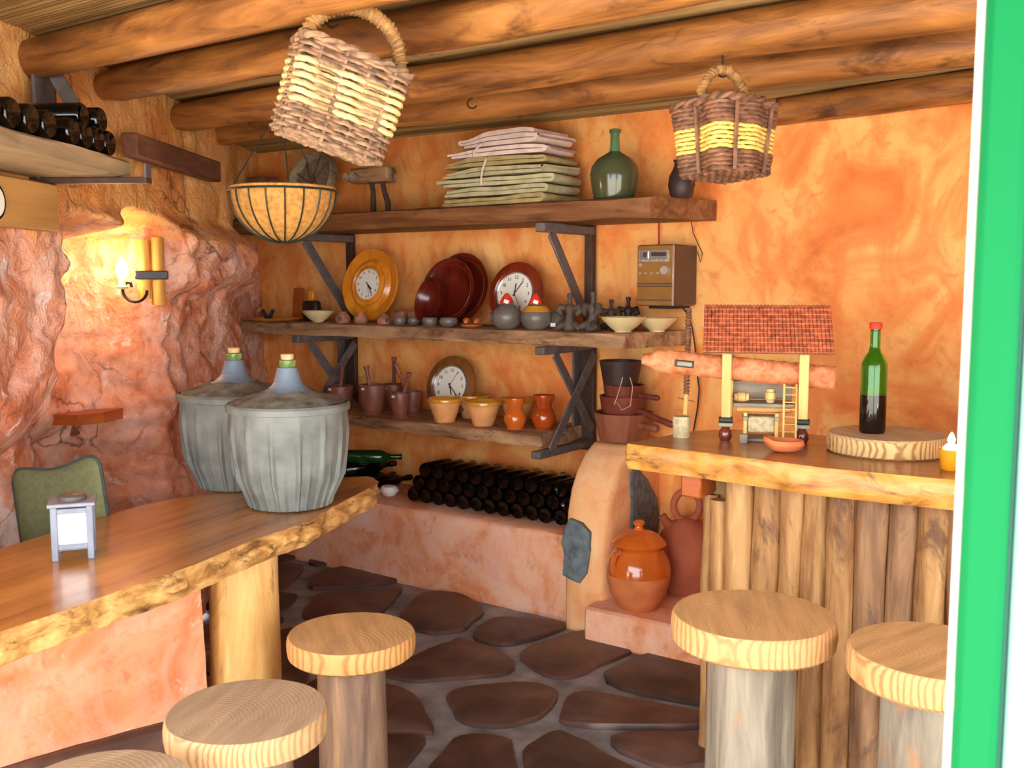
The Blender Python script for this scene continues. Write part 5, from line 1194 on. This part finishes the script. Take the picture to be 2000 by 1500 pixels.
# roof: slab of curved miniature tiles on a board
rf0, rf1 = mx(1372), mx(1616)
rfo = MB().box((0, 0, 0), (rf1-rf0, .21, .006), bev=.001).build('roof_board', 'rough', pr2); rfo.location = ((rf0+rf1)/2, .035, mz(645)); rfo.rotation_euler = (.72, 0, 0)
tl = MB(); nx_, ny_ = 34, 10
for i in range(nx_):
    for j in range(ny_):
        x = (i+.5)/nx_*(rf1-rf0)-(rf1-rf0)/2; y0 = -.108+j*.0212; w_ = (rf1-rf0)/nx_*.52
        vs = []
        for (yy, s_, zz) in ((y0, 1, .007), (y0+.026, .86, .003)):
            for k in range(5): a = PI*k/4; vs.append((x+w_*s_*math.cos(a), yy, zz+w_*.85*s_*math.sin(a)))
        tl.add(vs, [(k, k+1, k+6, k+5) for k in range(4)]+[(0, 1, 2, 3, 4)])
to2 = tl.build('roof_tiles', 'tile', rfo, ang=60); to2['kind'] = 'stuff'
# long beam, screw, weight
bl = Vector((mx(1252), .035, mz(706))); br = Vector((mx(1622), .035, mz(738)))
bm_ = MB(); L = (br-bl).length; N = 40; vs = []; fs = []
for i in range(N+1):
    u = i/N; h_ = (.017+.022*smooth(0, .1, u))*(1+.05*math.sin(u*95)); d_ = .02
    for j in range(10): a = 2*PI*j/10; vs.append((L*u, d_*math.cos(a)*1.1, h_*math.sin(a)))
for i in range(N):
    for j in range(10): k = (j+1) % 10; fs.append((i*10+j, i*10+k, (i+1)*10+k, (i+1)*10+j))
fs += [tuple(range(10))[::-1], tuple(N*10+j for j in range(10))]
bmo = bm_.add(vs, fs).build('press_beam', 'press_log', pr2, ang=60); bmo.location = bl; bmo.rotation_euler = (0, math.atan2(bl.z-br.z, br.x-bl.x), 0)
MB().box((.135, -.022, .0), (.06, .006, .022), bev=.004).build('slot_rim', 'iron_black', bmo); MB().box((.137, -.026, .0), (.048, .006, .014), bev=.005).build('slot_peg', 'greywood', bmo)
sc_x = mx(1340); scr = MB(); pts = []
zt, zb_ = mz(605), mz(775)
for i in range(300):
    a = i*2*PI/12; z = zb_+(zt-zb_)*i/299; pts.append((sc_x+.007*math.cos(a)+.012*(z-.1), .035+.007*math.sin(a), z))
scr.tube(pts, .0038, 5); scr.tube([(sc_x+.012*(z-.1), .035, z) for z in (zb_, (zt+zb_)/2, zt)], .006, 8); scr.build('screw', 'rough', pr2)
MB().tube([(sc_x-.002, .035, mz(815)), (sc_x, .035, zb_)], .008, 10).build('screw_shaft', 'pine_z', pr2)
MB().tube([(sc_x-.026, .03, mz(782)), (sc_x+.026, .04, mz(790))], .0025, 6).build('turning_rod', 'rough', pr2)
MB().lathe([(0, 0), (.025, 0), (.027, .005), (.029, .06), (.026, .068), (0, .068)], 24, (mx(1332), .035, .0)).build('stone_weight', 'weight', pr2)
# platform with two small barrels
MB().box((mx(1490), .06, mz(792)), (.185, .11, .012), bev=.002).build('platform', 'greywood', pr2)
MB().box((mx(1490), .008, mz(800)), (.17, .016, .016), bev=.004).build('platform_lip', 'pine', pr2)
MB().box((mx(1490), .115, mz(768)), (.185, .008, .06), bev=.002).build('back_board', 'greywood', pr2)
MB().box((mx(1490), .112, mz(748)), (.185, .014, .010), bev=.002).build('top_rail', 'iron_dark', pr2)
bprof_ = [(0, -.022), (.012, -.022), (.0165, -.008), (.0165, .008), (.012, .022), (0, .022)]
for (x, rot) in ((1448, Matrix.Rotation(PI/2, 4, 'Y')), (1503, Matrix.Identity(4))):
    c = Vector((mx(x), .04, mz(792)+.006+(.0165 if x == 1448 else .022)))
    bb_ = MB().lathe(bprof_, 16, c, rot).build('small_barrel', 'pine_z', pr2)
    for zz_ in (-.012, .012): MB().lathe([(.0152, zz_-.002), (.0168, zz_-.002), (.0168, zz_+.002), (.0152, zz_+.002)], 16, c, rot).build('hoop', 'greywood', bb_)
# vat below
MB().box((mx(1485), .02, mz(828)), (.085, .07, .05), bev=.004).build('vat', 'weight', pr2)
for x in (1455, 1514):
    MB().box((mx(x), -.02, mz(832)), (.012, .012, .09), bev=.002).build('vat_post', 'pine_z', pr2)
    MB().box((mx(x), .0, mz(815)), (.016, .08, .012), bev=.002).build('vat_rail', 'greywood', pr2)
MB().box((mx(1452), -.04, .014), (.024, .024, .028), bev=.002).build('foot_block', 'greywood', pr2)
MB().box((mx(1485), .03, .006), (.11, .1, .010), bev=.002).build('base_board', 'greywood', pr2)
for x in (1526, 1549): MB().bar((mx(x), -.045, .0015), (mx(x)+.002, .0, mz(748)), .007, .007, (1, 0, 0)).build('ladder_rail', 'pine_z', pr2)
for i in range(8):
    u = (i+.7)/8.2; MB().tube([(mx(1526)+.002*u, -.045+.045*u, mz(748)*u), (mx(1549)+.002*u, -.045+.045*u, mz(748)*u)], .002, 6).build('ladder_rung', 'pine_z', pr2)
